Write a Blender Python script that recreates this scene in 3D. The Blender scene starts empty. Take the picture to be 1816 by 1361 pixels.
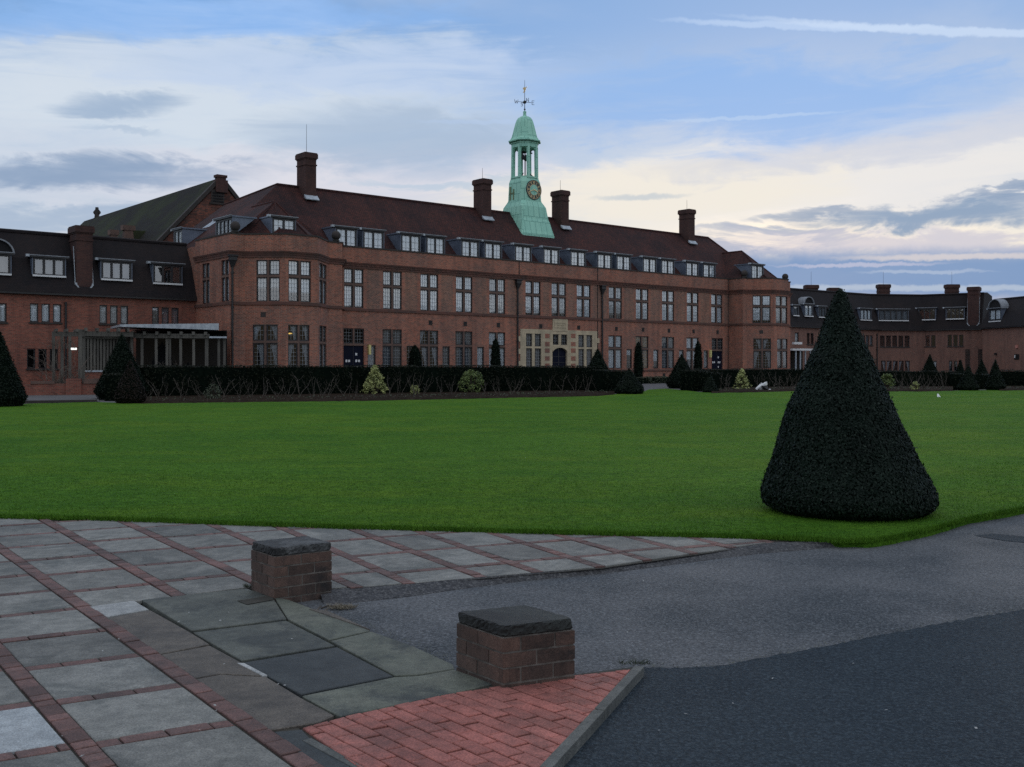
import bpy, bmesh, math, random
import numpy as np
from mathutils import Vector, Matrix
random.seed(7); RNG = np.random.default_rng(7)
R = math.radians
SC = bpy.context.scene
COL = SC.collection

# ------------------------------------------------------------------ camera, sky, sun, exposure
FPX, HOR, CXP, EYE = 1850.0, 650.0, 908.0, 1.9          # focal length in photo pixels, horizon row, centre column, eye height
cam = bpy.data.cameras.new('camera'); camo = bpy.data.objects.new('camera', cam); COL.objects.link(camo)
camo.location = (0, 0, EYE); camo.rotation_euler = (R(90), 0, 0)
cam.sensor_width = 36; cam.lens = FPX/1816*36; cam.shift_y = -(680.5-HOR)/1816
cam.clip_start = .1; cam.clip_end = 6000
SC.camera = camo
SUN_AZ, SUN_EL = 16.0, 5.0
SC.view_settings.view_transform = 'Standard'; SC.view_settings.look = 'None'
SC.cycles.use_denoising = False
SC.view_settings.exposure = 0.07; SC.view_settings.gamma = 1.0

def srgb(r, g, b):
    f = lambda c: (c/255/12.92) if c/255 <= .04045 else ((c/255+.055)/1.055)**2.4
    return (f(r), f(g), f(b), 1)

class NT:
    """small node-tree helper"""
    def __init__(s, tree): s.t = tree; s.n = tree.nodes; s.l = tree.links
    def add(s, typ, **kw):
        nd = s.n.new(typ)
        for k, v in kw.items(): setattr(nd, k, v)
        return nd
    def set(s, sock, v):
        if isinstance(v, bpy.types.NodeSocket): s.l.new(v, sock)
        else: sock.default_value = v
    def math(s, op, a, b=None, c=None, clamp=False):
        nd = s.add('ShaderNodeMath', operation=op, use_clamp=clamp)
        for i, v in enumerate((a, b, c)):
            if v is not None: s.set(nd.inputs[i], v)
        return nd.outputs[0]
    def mix(s, fac, a, b, mode='MIX'):
        nd = s.add('ShaderNodeMix', data_type='RGBA', blend_type=mode)
        s.set(nd.inputs[0], fac); s.set(nd.inputs[6], a); s.set(nd.inputs[7], b)
        return nd.outputs[2]
    def noise(s, vec, scale, detail=3, rough=.55, dist=0):
        nd = s.add('ShaderNodeTexNoise'); s.set(nd.inputs['Vector'], vec)
        nd.inputs['Scale'].default_value = scale; nd.inputs['Detail'].default_value = detail
        nd.inputs['Roughness'].default_value = rough; nd.inputs['Distortion'].default_value = dist
        return nd.outputs['Fac']
    def ramp(s, fac, lo, hi, a=0., b=1.):
        nd = s.add('ShaderNodeMapRange', interpolation_type='SMOOTHSTEP'); s.set(nd.inputs[0], fac)
        nd.inputs[1].default_value = lo; nd.inputs[2].default_value = hi
        nd.inputs[3].default_value = a; nd.inputs[4].default_value = b
        return nd.outputs[0]

# world: Nishita sky with procedural cloud bands laid out by direction (azimuth, elevation)
world = bpy.data.worlds.new('World'); SC.world = world; world.use_nodes = True
w = NT(world.node_tree); w.n.clear()
sky = w.add('ShaderNodeTexSky', sky_type='NISHITA', sun_disc=False)
sky.sun_elevation = R(SUN_EL); sky.sun_rotation = R(SUN_AZ); sky.altitude = 20; sky.air_density = 1.0; sky.dust_density = 1.2; sky.ozone_density = 2.0
tc = w.add('ShaderNodeTexCoord'); sep = w.add('ShaderNodeSeparateXYZ'); w.l.new(tc.outputs['Generated'], sep.inputs[0])
sx, sy, sz = sep.outputs
DEG = 180/math.pi
az = w.math('MULTIPLY', w.math('ARCTAN2', sx, sy), DEG)
el = w.math('MULTIPLY', w.math('ARCSINE', sz), DEG)
def comb(a, b, c=0.):
    nd = w.add('ShaderNodeCombineXYZ'); w.set(nd.inputs[0], a); w.set(nd.inputs[1], b); w.set(nd.inputs[2], c); return nd.outputs[0]
cz = w.math('ADD', w.math('ABSOLUTE', sz), .16)
plane = comb(w.math('DIVIDE', sx, cz), w.math('DIVIDE', sy, cz))        # a cloud sheet seen in perspective
ang = comb(w.math('MULTIPLY', az, .35), el)                             # stretched along the horizon
n_big = w.noise(ang, .16, 5, .55, .6)
n_mid = w.noise(ang, .5, 6, .6, .8)
n_fine = w.noise(ang, 1.5, 5, .6, .5)
n_pl = w.noise(plane, 1.1, 6, .58, .4)
azw = w.math('ADD', az, w.math('MULTIPLY', w.math('SUBTRACT', n_mid, .5), 9.))
elw = w.math('ADD', el, w.math('MULTIPLY', w.math('SUBTRACT', n_mid, .5), 3.4))
elw = w.math('ADD', elw, w.math('MULTIPLY', w.math('SUBTRACT', n_fine, .5), .8))
grad = w.add('ShaderNodeValToRGB'); cr = grad.color_ramp
w.set(grad.inputs[0], w.math('DIVIDE', el, 90., clamp=True))
stops = [(0., (148, 170, 202)), (3/90, (156, 178, 206)), (7/90, (198, 210, 220)), (11/90, (164, 194, 230)), (18/90, (128, 175, 232)), (35/90, (124, 162, 214)), (1., (130, 156, 200))]
while len(cr.elements) < len(stops): cr.elements.new(.5)
for e_, (p, c) in zip(cr.elements, stops): e_.position = p; e_.color = srgb(*c)
col = grad.outputs[0]
nsh = w.mix(1., sky.outputs[0], (.10, .10, .10, 1), 'MULTIPLY')
col = w.mix(.22, col, nsh)
# thin sheet of cloud everywhere
sheet = w.ramp(n_pl, .46, .68)
col = w.mix(w.math('MULTIPLY', sheet, .42), col, srgb(206, 212, 224))
elt = w.math('ADD', el, w.math('MULTIPLY', w.math('SUBTRACT', w.noise(comb(w.math('MULTIPLY', az, 1.), el), .9, 4, .65), .5), .45))
def pxang(px, py):
    hyp = math.hypot(FPX, px-CXP)
    return math.degrees(math.atan2(px-CXP, FPX)), math.degrees(math.atan2(HOR-py, hyp))
n_w = w.noise(comb(w.math('ADD', w.math('MULTIPLY', az, .13), w.math('MULTIPLY', el, .10)), w.math('SUBTRACT', el, w.math('MULTIPLY', az, .05))), .75, 9, .62, 1.1)
def blob(px, py, wx, wy, color, amt, tilt=0., soft=.95, warp=1.):
    """an elliptical cloud at the direction of a photo pixel; sizes in photo pixels"""
    global col
    a0, e0 = pxang(px, py); k = DEG/FPX
    (aa, ea), (ab, eb) = pxang(px-60, py), pxang(px+60, py); tilt += math.degrees(math.atan2(eb-ea, ab-aa))
    da = w.math('SUBTRACT', azw if warp else az, a0); de = w.math('SUBTRACT', elw if warp else elt, e0)
    c, s_ = math.cos(R(tilt)), math.sin(R(tilt))
    u = w.math('DIVIDE', w.math('ADD', w.math('MULTIPLY', da, c), w.math('MULTIPLY', de, s_)), wx*k)
    v = w.math('DIVIDE', w.math('SUBTRACT', w.math('MULTIPLY', de, c), w.math('MULTIPLY', da, s_)), wy*k)
    r2 = w.math('ADD', w.math('MULTIPLY', u, u), w.math('MULTIPLY', v, v))
    if warp: r2 = w.math('ADD', r2, w.math('MULTIPLY', w.math('SUBTRACT', n_w, .5), 2.6))
    m = w.ramp(r2, 1.0-soft, 1.0+soft, 1., 0.)
    col = w.mix(w.math('MULTIPLY', m, amt), col, srgb(*color))
blob(330, 190, 520, 120, (212, 221, 230), .85)
blob(560, 330, 420, 60, (225, 220, 226), .7)
blob(60, 330, 300, 90, (198, 207, 222), .6)
blob(330, 40, 420, 30, (142, 184, 238), .7)
blob(700, 250, 230, 55, (161, 181, 206), .75)
blob(640, 130, 420, 40, (176, 198, 232), .5)
blob(1500, 305, 520, 62, (232, 229, 226), .92, 7)
blob(1150, 345, 330, 45, (238, 231, 218), .85, 3)
blob(1600, 255, 330, 26, (194, 201, 218), .6, 8)
blob(1330, 180, 360, 70, (140, 180, 232), .75)
blob(205, 190, 70, 17, (145, 169, 198), .8, 0, 1.3)
blob(205, 232, 80, 9, (159, 181, 206), .5)
blob(120, 308, 240, 22, (133, 156, 186), .9, 0, 1.25)
blob(60, 385, 200, 16, (155, 175, 200), .7)
blob(760, 330, 150, 9, (165, 191, 212), .5)
blob(1680, 380, 240, 20, (131, 155, 184), .9, 5)
blob(1430, 386, 90, 9, (135, 155, 182), .7, 5)
blob(1770, 345, 60, 8, (125, 149, 180), .7)
blob(1340, 425, 150, 12, (145, 163, 188), .8)
blob(1600, 440, 360, 22, (196, 194, 208), .75)
blob(1600, 492, 760, 42, (112, 146, 190), .92, 0, .8, 0)
blob(1640, 511, 330, 5, (194, 203, 214), .6, 0, .9, 0)
blob(1700, 456, 170, 5, (222, 212, 208), .7, 1, .9, 0)
blob(1520, 470, 120, 3, (203, 200, 216), .6, 1, .9, 0)
blob(1640, 482, 90, 3, (188, 199, 216), .5, 0, .9, 0)
blob(1135, 350, 75, 5, (171, 187, 202), .55, 2, .95, 0)
# contrails
def trail(x0, y0, x1, y1, wid, color, amt):
    mx, my = (x0+x1)/2, (y0+y1)/2
    blob(mx, my, math.hypot(x1-x0, y1-y0)/2*1.02, wid, color, amt, -math.degrees(math.atan2(y1-y0, x1-x0)), .75, 0)
trail(1215, 41, 1620, 52, 5.5, (192, 212, 240), .65)
trail(1400, 46, 2100, 70, 6.5, (202, 219, 242), .72)
trail(1180, 216, 1470, 202, 3, (190, 210, 236), .5)
trail(760, 217, 1060, 217, 4, (178, 200, 232), .4)
high = w.ramp(el, 21., 40.); side = w.ramp(w.math('ABSOLUTE', az), 52., 95.)
over = w.math('MAXIMUM', high, side)
fill_sky = w.mix(w.ramp(n_pl, .35, .65), (.53, .59, .69, 1), (.83, .85, .87, 1))
col = w.mix(w.math('MULTIPLY', over, .86), col, fill_sky)  # unseen sky overhead, beside and behind the camera brightened as added fill light
# a low dark skyline (trees and roofs) behind the viewer, seen only as reflections
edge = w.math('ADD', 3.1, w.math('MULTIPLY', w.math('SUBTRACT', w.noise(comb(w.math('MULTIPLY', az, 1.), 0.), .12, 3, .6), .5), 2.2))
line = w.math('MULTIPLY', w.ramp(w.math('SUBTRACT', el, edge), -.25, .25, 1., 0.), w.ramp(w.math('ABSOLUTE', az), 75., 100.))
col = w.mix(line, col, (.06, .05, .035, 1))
below = w.ramp(el, -1.5, -.1, 1., 0.)
col = w.mix(below, col, (.05, .055, .06, 1))
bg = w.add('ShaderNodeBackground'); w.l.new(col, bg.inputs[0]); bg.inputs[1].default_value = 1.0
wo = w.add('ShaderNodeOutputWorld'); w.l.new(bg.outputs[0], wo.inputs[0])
sunl = bpy.data.lights.new('sun', 'SUN'); sunl.energy = .5; sunl.angle = R(14); sunl.color = (1, .86, .7)
suno = bpy.data.objects.new('sun', sunl); COL.objects.link(suno)
sd = Vector((math.sin(R(SUN_AZ))*math.cos(R(SUN_EL)), math.cos(R(SUN_AZ))*math.cos(R(SUN_EL)), math.sin(R(SUN_EL))))
suno.rotation_euler = (-sd).to_track_quat('-Z', 'Y').to_euler(); suno.location = (30, 60, 60)

# ------------------------------------------------------------------ materials
def newmat(name):
    m = bpy.data.materials.new(name); m.use_nodes = True
    t = NT(m.node_tree); b = t.n['Principled BSDF']
    return m, t, b
def uvvec(t, s=1.0):
    nd = t.add('ShaderNodeUVMap'); nd.uv_map = 'UVMap'; return nd.outputs[0]
def posvec(t):
    return t.add('ShaderNodeTexCoord').outputs['Object']
def bump(t, b, h, strength, dist):
    nd = t.add('ShaderNodeBump'); nd.inputs['Strength'].default_value = strength; nd.inputs['Distance'].default_value = dist
    t.set(nd.inputs['Height'], h); t.l.new(nd.outputs[0], b.inputs['Normal'])
def simple(name, c1, c2=None, scale=3., rough=.7, isl=0., metal=0., bmp=0., bscale=30., spec=None, fine=0., fscale=80., stretch=None):
    m, t, b = newmat(name)
    v = posvec(t)
    if stretch:
        mp = t.add('ShaderNodeMapping'); t.l.new(v, mp.inputs[0]); mp.inputs['Scale'].default_value = stretch; v = mp.outputs[0]
    c1 = (*c1, 1); c2 = (*(c2 or c1[:3]), 1)
    c = t.mix(t.ramp(t.noise(v, scale, 5, .6), .3, .7), c1, c2)
    if fine:
        c = t.mix(fine, c, t.mix(t.ramp(t.noise(v, fscale, 2, .6), .35, .65), (.25, .25, .25, 1), (1.9, 1.9, 1.9, 1)), 'MULTIPLY')
    if isl:
        g = t.add('ShaderNodeNewGeometry').outputs['Random Per Island']
        k = t.math('ADD', t.math('MULTIPLY', g, 2*isl), 1-isl)
        cc = t.add('ShaderNodeCombineColor'); [t.set(cc.inputs[i], k) for i in range(3)]
        c = t.mix(1., c, cc.outputs[0], 'MULTIPLY')
    t.l.new(c, b.inputs['Base Color']); b.inputs['Roughness'].default_value = rough; b.inputs['Metallic'].default_value = metal
    if spec is not None: b.inputs['Specular IOR Level'].default_value = spec
    if bmp: bump(t, b, t.noise(v, bscale, 4, .65), bmp, .02)
    return m
def bricky(name, c1, c2, cm, bw=.225, rh=.075, mortar=.011, big1=(1, 1, 1), big2=(.75, .8, .85), bigs=.35, rough=.85, bmp=.4, moss=None):
    m, t, b = newmat(name)
    uv = uvvec(t)
    bt = t.add('ShaderNodeTexBrick'); t.l.new(uv, bt.inputs['Vector'])
    bt.inputs['Color1'].default_value = (*c1, 1); bt.inputs['Color2'].default_value = (*c2, 1); bt.inputs['Mortar'].default_value = (*cm, 1)
    bt.inputs['Scale'].default_value = 1; bt.inputs['Mortar Size'].default_value = mortar; bt.inputs['Mortar Smooth'].default_value = .3
    bt.inputs['Brick Width'].default_value = bw; bt.inputs['Row Height'].default_value = rh; bt.inputs['Bias'].default_value = 0
    c = t.mix(1., bt.outputs[0], t.mix(t.ramp(t.noise(uv, bigs, 5, .65), .35, .68), (*big1, 1), (*big2, 1)), 'MULTIPLY')
    mp = t.add('ShaderNodeMapping'); t.l.new(uv, mp.inputs[0]); mp.inputs['Scale'].default_value = (1.6, .16, 1)
    c = t.mix(.55, c, t.mix(t.ramp(t.noise(mp.outputs[0], 1., 4, .6), .35, .75), (1.12, 1.1, 1.08, 1), (.55, .56, .6, 1)), 'MULTIPLY')
    c = t.mix(.5, c, t.mix(t.noise(uv, 7., 3, .7), (.55, .55, .55, 1), (1.45, 1.4, 1.4, 1)), 'MULTIPLY')
    if moss:
        c = t.mix(t.math('MULTIPLY', t.ramp(t.noise(uv, moss[1], 5, .65), .42, .62), moss[2]), c, (*moss[0], 1))
    t.l.new(c, b.inputs['Base Color']); b.inputs['Roughness'].default_value = rough; b.inputs['Specular IOR Level'].default_value = .25
    if bmp: bump(t, b, bt.outputs['Fac'], -bmp, .01)
    return m
MAT = {}
MAT['brick'] = bricky('red_brick', (.425, .130, .079), (.205, .075, .053), (.34, .235, .18), .235, .082, .014, big2=(.72, .86, .95))
MAT['brick_grey'] = bricky('purple_brick', (.32, .13, .088), (.14, .072, .058), (.31, .23, .175), .235, .082, .014, big2=(.85, .92, 1.))
MAT['brick_dark'] = bricky('chimney_brick', (.10, .045, .037), (.062, .032, .030), (.06, .045, .042))
MAT['brick_wing'] = bricky('wing_brick', (.33, .10, .068), (.175, .063, .048), (.23, .14, .105), .235, .082, .014, big2=(.8, .86, .9))
MAT['brick_old'] = bricky('old_brick', (.26, .085, .055), (.075, .042, .036), (.12, .085, .07), .25, .09, .014, (1, 1, 1), (.35, .4, .45), .6)
MAT['brick_far'] = bricky('far_brick', (.26, .115, .085), (.17, .085, .068), (.22, .16, .13), .24, .085, .014, big2=(.85, .88, .92))
MAT['tile'] = bricky('plum_tiles', (.088, .031, .026), (.042, .019, .019), (.012, .008, .009), .18, .13, .018, (1.15, 1., .92), (.55, .62, .75), .3, .85, .9)
MAT['tile_dark'] = bricky('dark_tiles', (.017, .013, .015), (.011, .010, .013), (.006, .006, .008), .17, .11, .012, (1, 1, 1), (1.5, 1.3, 1.1), .22, .8, .5)
MAT['tile_moss'] = bricky('mossy_tiles', (.020, .016, .013), (.013, .013, .012), (.007, .007, .006), .2, .12, .012, (1, 1, 1), (.7, .7, .7), .3, .9, .5, ((.024, .032, .009), .22, .8))
MAT['stone'] = bricky('sandstone', (.54, .455, .32), (.46, .39, .275), (.36, .31, .23), .6, .3, .008, (1, 1, 1), (.82, .84, .84), .8, .85, .15)
MAT['stone_trim'] = simple('brown_stone', (.15, .09, .07), (.10, .066, .056), 2.5, .85, bmp=.2)
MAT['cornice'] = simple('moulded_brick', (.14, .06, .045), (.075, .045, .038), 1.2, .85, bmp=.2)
MAT['coping'] = simple('dark_coping', (.05, .04, .038), (.03, .03, .028), 2., .9)
MAT['lead'] = simple('lead_sheet', (.15, .18, .24), (.10, .125, .175), 1.5, .5, metal=.2)
MAT['lead_light'] = simple('bright_lead', (.48, .53, .58), (.30, .34, .39), 4., .5, metal=.2)
MAT['lead_mid'] = simple('weathered_lead', (.26, .28, .31), (.17, .19, .22), 4., .6)
MAT['copper'] = None
MAT['iron'] = simple('black_iron', (.012, .012, .015), (.02, .02, .022), 3, .5)
MAT['frame'] = simple('steel_frame', (.012, .013, .017), (.02, .02, .024), 3, .45)
MAT['lattice'] = simple('lead_came', (.26, .28, .30), (.20, .22, .24), 6, .5)
MAT['door'] = simple('navy_door', (.004, .006, .020), (.006, .008, .018), 2, .6, spec=.1)
MAT['white'] = simple('white_paint', (.75, .76, .77), (.62, .64, .66), 3, .55)
MAT['gilt'] = simple('gold_leaf', (.85, .66, .36), (.7, .52, .27), 8, .45, metal=.2)
MAT['clock_black'] = simple('clock_black', (.035, .055, .055), (.05, .06, .055), 3, .5)
MAT['timber'] = simple('grey_timber', (.115, .11, .095), (.065, .062, .056), 4., .8, isl=.25, bmp=.2, stretch=(3, 3, .3))
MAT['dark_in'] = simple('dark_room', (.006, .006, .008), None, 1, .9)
MAT['net'] = simple('net_curtain', (.88, .92, .97), (.72, .77, .83), 2., .9, stretch=(6, 6, .2))
MAT['drape'] = simple('grey_drape', (.22, .24, .27), (.10, .115, .135), 2.2, .9, stretch=(6, 6, .2))
MAT['blind'] = simple('roller_blind', (.62, .64, .66), (.54, .56, .58), 2., .9)
MAT['voile'] = simple('voile_curtain', (.40, .43, .47), (.26, .28, .32), 2., .9, stretch=(6, 6, .2))
MAT['wood_in'] = simple('ochre_blind', (.42, .27, .11), (.33, .21, .09), 3., .8)
MAT['lawn'] = None
MAT['soil'] = simple('bed_soil', (.016, .011, .008), (.032, .023, .017), 3., .95, bmp=1., bscale=9, spec=.03, fine=.5, fscale=14)
MAT['bark'] = simple('bare_stem', (.105, .088, .073), (.035, .03, .025), 8., .85)
MAT['bark_dark'] = simple('trunk_bark', (.05, .035, .025), (.03, .022, .018), 6., .9)
MAT['vine'] = simple('dry_vine', (.17, .14, .115), (.09, .072, .06), 6., .9)
def leafmat(name, c1, c2, tip=None, isl=.45, spec=.25):
    m, t, b = newmat(name)
    g = t.add('ShaderNodeNewGeometry').outputs['Random Per Island']
    v = posvec(t)
    k = t.math('ADD', t.math('MULTIPLY', g, .6), t.math('MULTIPLY', t.ramp(t.noise(v, 2.6, 5, .7), .35, .65), .4))
    c = t.mix(k, (*c1, 1), (*c2, 1))
    if tip: c = t.mix(t.ramp(g, .93, .95), c, (*tip, 1))  # highlight flecks put into the colour of random leaves
    t.l.new(c, b.inputs['Base Color']); b.inputs['Roughness'].default_value = .55; b.inputs['Specular IOR Level'].default_value = spec
    return m
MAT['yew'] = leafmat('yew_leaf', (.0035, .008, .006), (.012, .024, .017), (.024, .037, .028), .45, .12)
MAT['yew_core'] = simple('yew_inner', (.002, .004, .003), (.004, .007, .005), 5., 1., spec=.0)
MAT['yew_far'] = leafmat('dark_yew_leaf', (.003, .007, .005), (.010, .018, .010), None, .45, .1)
MAT['hedge'] = leafmat('hedge_leaf', (.004, .006, .004), (.014, .018, .009), None, .45, .08)
MAT['russet'] = leafmat('russet_yew_leaf', (.008, .007, .006), (.024, .016, .013), None, .45, .1)
MAT['variegated'] = leafmat('variegated_leaf', (.07, .10, .03), (.50, .52, .20))
MAT['shrub'] = leafmat('green_shrub_leaf', (.035, .06, .018), (.16, .21, .06))
MAT['weed'] = leafmat('grey_green_leaf', (.022, .03, .018), (.07, .085, .05))
MAT['litter'] = leafmat('dead_leaf', (.022, .016, .012), (.085, .066, .05))
MAT['straw'] = leafmat('straw', (.12, .10, .075), (.28, .25, .19))
MAT['blade'] = leafmat('grass_blade', (.026, .085, .006), (.095, .20, .022), None, .5, .05)
MAT['flag_grey'] = None

def copper():
    m, t, b = newmat('verdigris_copper')
    uv = uvvec(t)
    bt = t.add('ShaderNodeTexBrick'); t.l.new(uv, bt.inputs['Vector']); bt.inputs['Scale'].default_value = 1
    bt.inputs['Brick Width'].default_value = .62; bt.inputs['Row Height'].default_value = .95; bt.inputs['Mortar Size'].default_value = .03; bt.inputs['Mortar Smooth'].default_value = .4
    bt.inputs['Color1'].default_value = (.35, .68, .54, 1); bt.inputs['Color2'].default_value = (.29, .61, .49, 1); bt.inputs['Mortar'].default_value = (.15, .38, .31, 1)
    mp = t.add('ShaderNodeMapping'); t.l.new(uv, mp.inputs[0]); mp.inputs['Scale'].default_value = (2.2, .25, 1)
    c = t.mix(t.math('MULTIPLY', t.ramp(t.noise(mp.outputs[0], 1.6, 6, .7), .5, .75), .5), bt.outputs[0], (.12, .30, .25, 1))
    c = t.mix(t.math('MULTIPLY', t.ramp(t.noise(uv, 3., 4, .6), .55, .75), .3), c, (.24, .52, .42, 1))
    t.l.new(c, b.inputs['Base Color']); b.inputs['Roughness'].default_value = .6
    bump(t, b, bt.outputs['Fac'], .5, .02)
    return m
MAT['copper'] = copper()
MAT['copper_stain'] = simple('stained_copper', (.20, .25, .12), (.13, .20, .12), 4., .7, stretch=(3, 3, .4))
def lawnmat():
    m, t, b = newmat('lawn_grass')
    v = posvec(t)
    n1 = t.noise(v, .09, 4, .6); n2 = t.noise(v, .8, 5, .65); n3 = t.noise(v, 30., 3, .75)
    mp = t.add('ShaderNodeMapping'); t.l.new(v, mp.inputs[0]); mp.inputs['Scale'].default_value = (.22, 1., 1.)
    n4 = t.noise(mp.outputs[0], 2.4, 4, .7)
    c = t.mix(t.ramp(n1, .35, .65), (.050, .136, .013, 1), (.068, .164, .016, 1))
    mp2 = t.add('ShaderNodeMapping'); t.l.new(v, mp2.inputs[0]); mp2.inputs['Scale'].default_value = (.35, 1., 1.)
    c = t.mix(t.math('MULTIPLY', t.ramp(t.noise(mp2.outputs[0], .45, 6, .7), .42, .64), .75), c, (.092, .172, .014, 1))
    c = t.mix(t.math('MULTIPLY', t.ramp(n2, .4, .7), .6), c, (.038, .114, .010, 1))
    c = t.mix(t.math('MULTIPLY', t.ramp(n4, .45, .75), .45), c, (.080, .172, .010, 1))
    c = t.mix(.9, c, t.mix(t.ramp(n3, .3, .7), (.45, .5, .45, 1), (1.55, 1.5, 1.4, 1)), 'MULTIPLY')
    c = t.mix(.8, c, t.mix(t.ramp(t.noise(v, 7., 4, .7), .3, .7), (.66, .70, .7, 1), (1.34, 1.28, 1.2, 1)), 'MULTIPLY')
    t.l.new(c, b.inputs['Base Color']); b.inputs['Roughness'].default_value = .95; b.inputs['Specular IOR Level'].default_value = .08
    b.inputs['Sheen Weight'].default_value = .0; b.inputs['Sheen Roughness'].default_value = .4; b.inputs['Sheen Tint'].default_value = (.75, .9, .45, 1)
    h_ = t.math('ADD', t.noise(v, 45., 3, .7), t.math('MULTIPLY', n4, 1.5))
    bump(t, b, h_, .9, .03)
    return m
MAT['lawn'] = lawnmat()
def tarmac(name, c1, c2, speck, sc=120., big=.5, rough=.75, amt=.8):
    m, t, b = newmat(name)
    v = posvec(t)
    vo = t.add('ShaderNodeTexVoronoi'); t.l.new(v, vo.inputs['Vector']); vo.inputs['Scale'].default_value = sc
    rnd = t.add('ShaderNodeSeparateColor'); t.l.new(vo.outputs['Color'], rnd.inputs[0])
    c = t.mix(t.ramp(t.noise(v, big, 6, .65), .32, .68), (*c1, 1), (*c2, 1))
    c = t.mix(t.math('MULTIPLY', t.ramp(rnd.outputs[0], .45, 1.), amt), c, (*speck, 1))
    c = t.mix(.8, c, t.mix(t.ramp(t.noise(v, sc*.35, 3, .7), .3, .7), (.55, .55, .55, 1), (1.4, 1.4, 1.4, 1)), 'MULTIPLY')
    t.l.new(c, b.inputs['Base Color']); b.inputs['Roughness'].default_value = rough
    b.inputs['Specular IOR Level'].default_value = .2
    bump(t, b, t.math('ADD', vo.outputs['Distance'], t.noise(v, sc*.5, 2, .6)), .5, .008)
    return m
MAT['tarmac'] = tarmac('worn_tarmac', (.042, .050, .059), (.108, .113, .122), (.27, .29, .31), 90., .5, .85, .34)
MAT['tarmac_new'] = tarmac('new_tarmac', (.015, .024, .034), (.023, .034, .045), (.080, .105, .125), 85., .8, .85, .38)
MAT['tarmac_edge'] = tarmac('tarmac_strip', (.046, .048, .054), (.066, .066, .070), (.17, .17, .17), 70., .8, .85, .5)
def slabmat(name, c1, c2, isl=.12, stain=(.05, .055, .055), st=.4, seed=0., fine=.5):
    m, t, b = newmat(name)
    v = posvec(t)
    mp = t.add('ShaderNodeMapping'); t.l.new(v, mp.inputs[0]); mp.inputs['Location'].default_value = (seed, seed*1.7, 0); v = mp.outputs[0]
    c = t.mix(t.ramp(t.noise(v, 2.2, 6, .65), .3, .72), (*c1, 1), (*c2, 1))
    c = t.mix(t.math('MULTIPLY', t.ramp(t.noise(v, 1.5, 7, .72, .6), .47, .64), st), c, (*stain, 1))
    c = t.mix(fine, c, t.mix(t.ramp(t.noise(v, 95., 3, .7), .3, .7), (.4, .4, .4, 1), (1.65, 1.65, 1.65, 1)), 'MULTIPLY')
    c = t.mix(.6, c, t.mix(t.ramp(t.noise(v, 11., 5, .7), .32, .7), (.66, .67, .68, 1), (1.3, 1.3, 1.28, 1)), 'MULTIPLY')
    g = t.add('ShaderNodeNewGeometry').outputs['Random Per Island']
    k = t.math('ADD', t.math('MULTIPLY', g, 2*isl), 1-isl)
    cc = t.add('ShaderNodeCombineColor'); [t.set(cc.inputs[i], k) for i in range(3)]
    c = t.mix(1., c, cc.outputs[0], 'MULTIPLY')
    t.l.new(c, b.inputs['Base Color']); b.inputs['Roughness'].default_value = .8
    bump(t, b, t.math('ADD', t.noise(v, 90., 3, .7), t.noise(v, 9., 4, .6)), .5, .008)
    return m
MAT['slab'] = slabmat('paving_slab', (.130, .132, .123), (.205, .205, .192), .22, (.075, .082, .08), .7)
MAT['slab_new'] = slabmat('pale_slab', (.36, .39, .41), (.29, .32, .34), .03, (.3, .3, .3), .2)
MAT['setts'] = slabmat('brick_paver', (.155, .080, .071), (.10, .060, .055), .3, (.05, .042, .040), .5)
MAT['redblock'] = slabmat('red_block', (.36, .122, .10), (.26, .096, .08), .2, (.13, .066, .058), .5, 3.)
MAT['joint'] = simple('dirty_joint', (.028, .027, .022), (.05, .045, .036), 6., .95)
MAT['flag_a'] = slabmat('mossy_flag', (.066, .073, .065), (.110, .117, .101), .06, (.035, .042, .042), .85, 1.)
MAT['flag_b'] = slabmat('black_flag', (.030, .037, .041), (.044, .051, .054), .05, (.022, .028, .032), .5, 2., .5)
MAT['flag_c'] = slabmat('green_flag', (.090, .101, .081), (.138, .145, .117), .08, (.034, .042, .042), .9, 5.)
MAT['flag_d'] = slabmat('brown_flag', (.082, .072, .062), (.120, .104, .088), .06, (.055, .05, .046), .7, 7., .6)
MAT['mortar_pale'] = slabmat('pale_mortar', (.36, .37, .37), (.26, .27, .27), .03, (.2, .2, .2), .3, 8.)
MAT['kerb'] = slabmat('concrete_kerb', (.12, .125, .118), (.075, .08, .076), .1, (.04, .045, .042), .6, 4.)
MAT['ground'] = simple('rough_ground', (.05, .055, .03), (.035, .035, .025), .6, .95)
MAT['path'] = simple('grey_path', (.13, .13, .135), (.10, .10, .104), 1., .9, spec=.15, fine=.3, fscale=40)
def piermat():
    return bricky('pier_brick', (.13, .058, .045), (.095, .05, .043), (.085, .068, .058), .225, .075, .010, (1.1, 1., .95), (.35, .38, .42), 3.2, .85, .9)
MAT['pier'] = piermat()
MAT['pier_brick'] = slabmat('sooty_pier_brick', (.098, .056, .042), (.062, .041, .034), .35, (.012, .012, .013), .95, 3.3, .4)
MAT['pier_mortar'] = simple('grey_mortar', (.16, .145, .13), (.05, .045, .04), 7., .95)
MAT['cap'] = slabmat('weathered_cap', (.006, .007, .008), (.014, .016, .016), .05, (.030, .036, .034), .7, 11., .6)
MAT['cap_pale'] = slabmat('lichened_cap', (.010, .011, .012), (.045, .048, .050), .05, (.11, .115, .118), .8, 14., .6)
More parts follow.
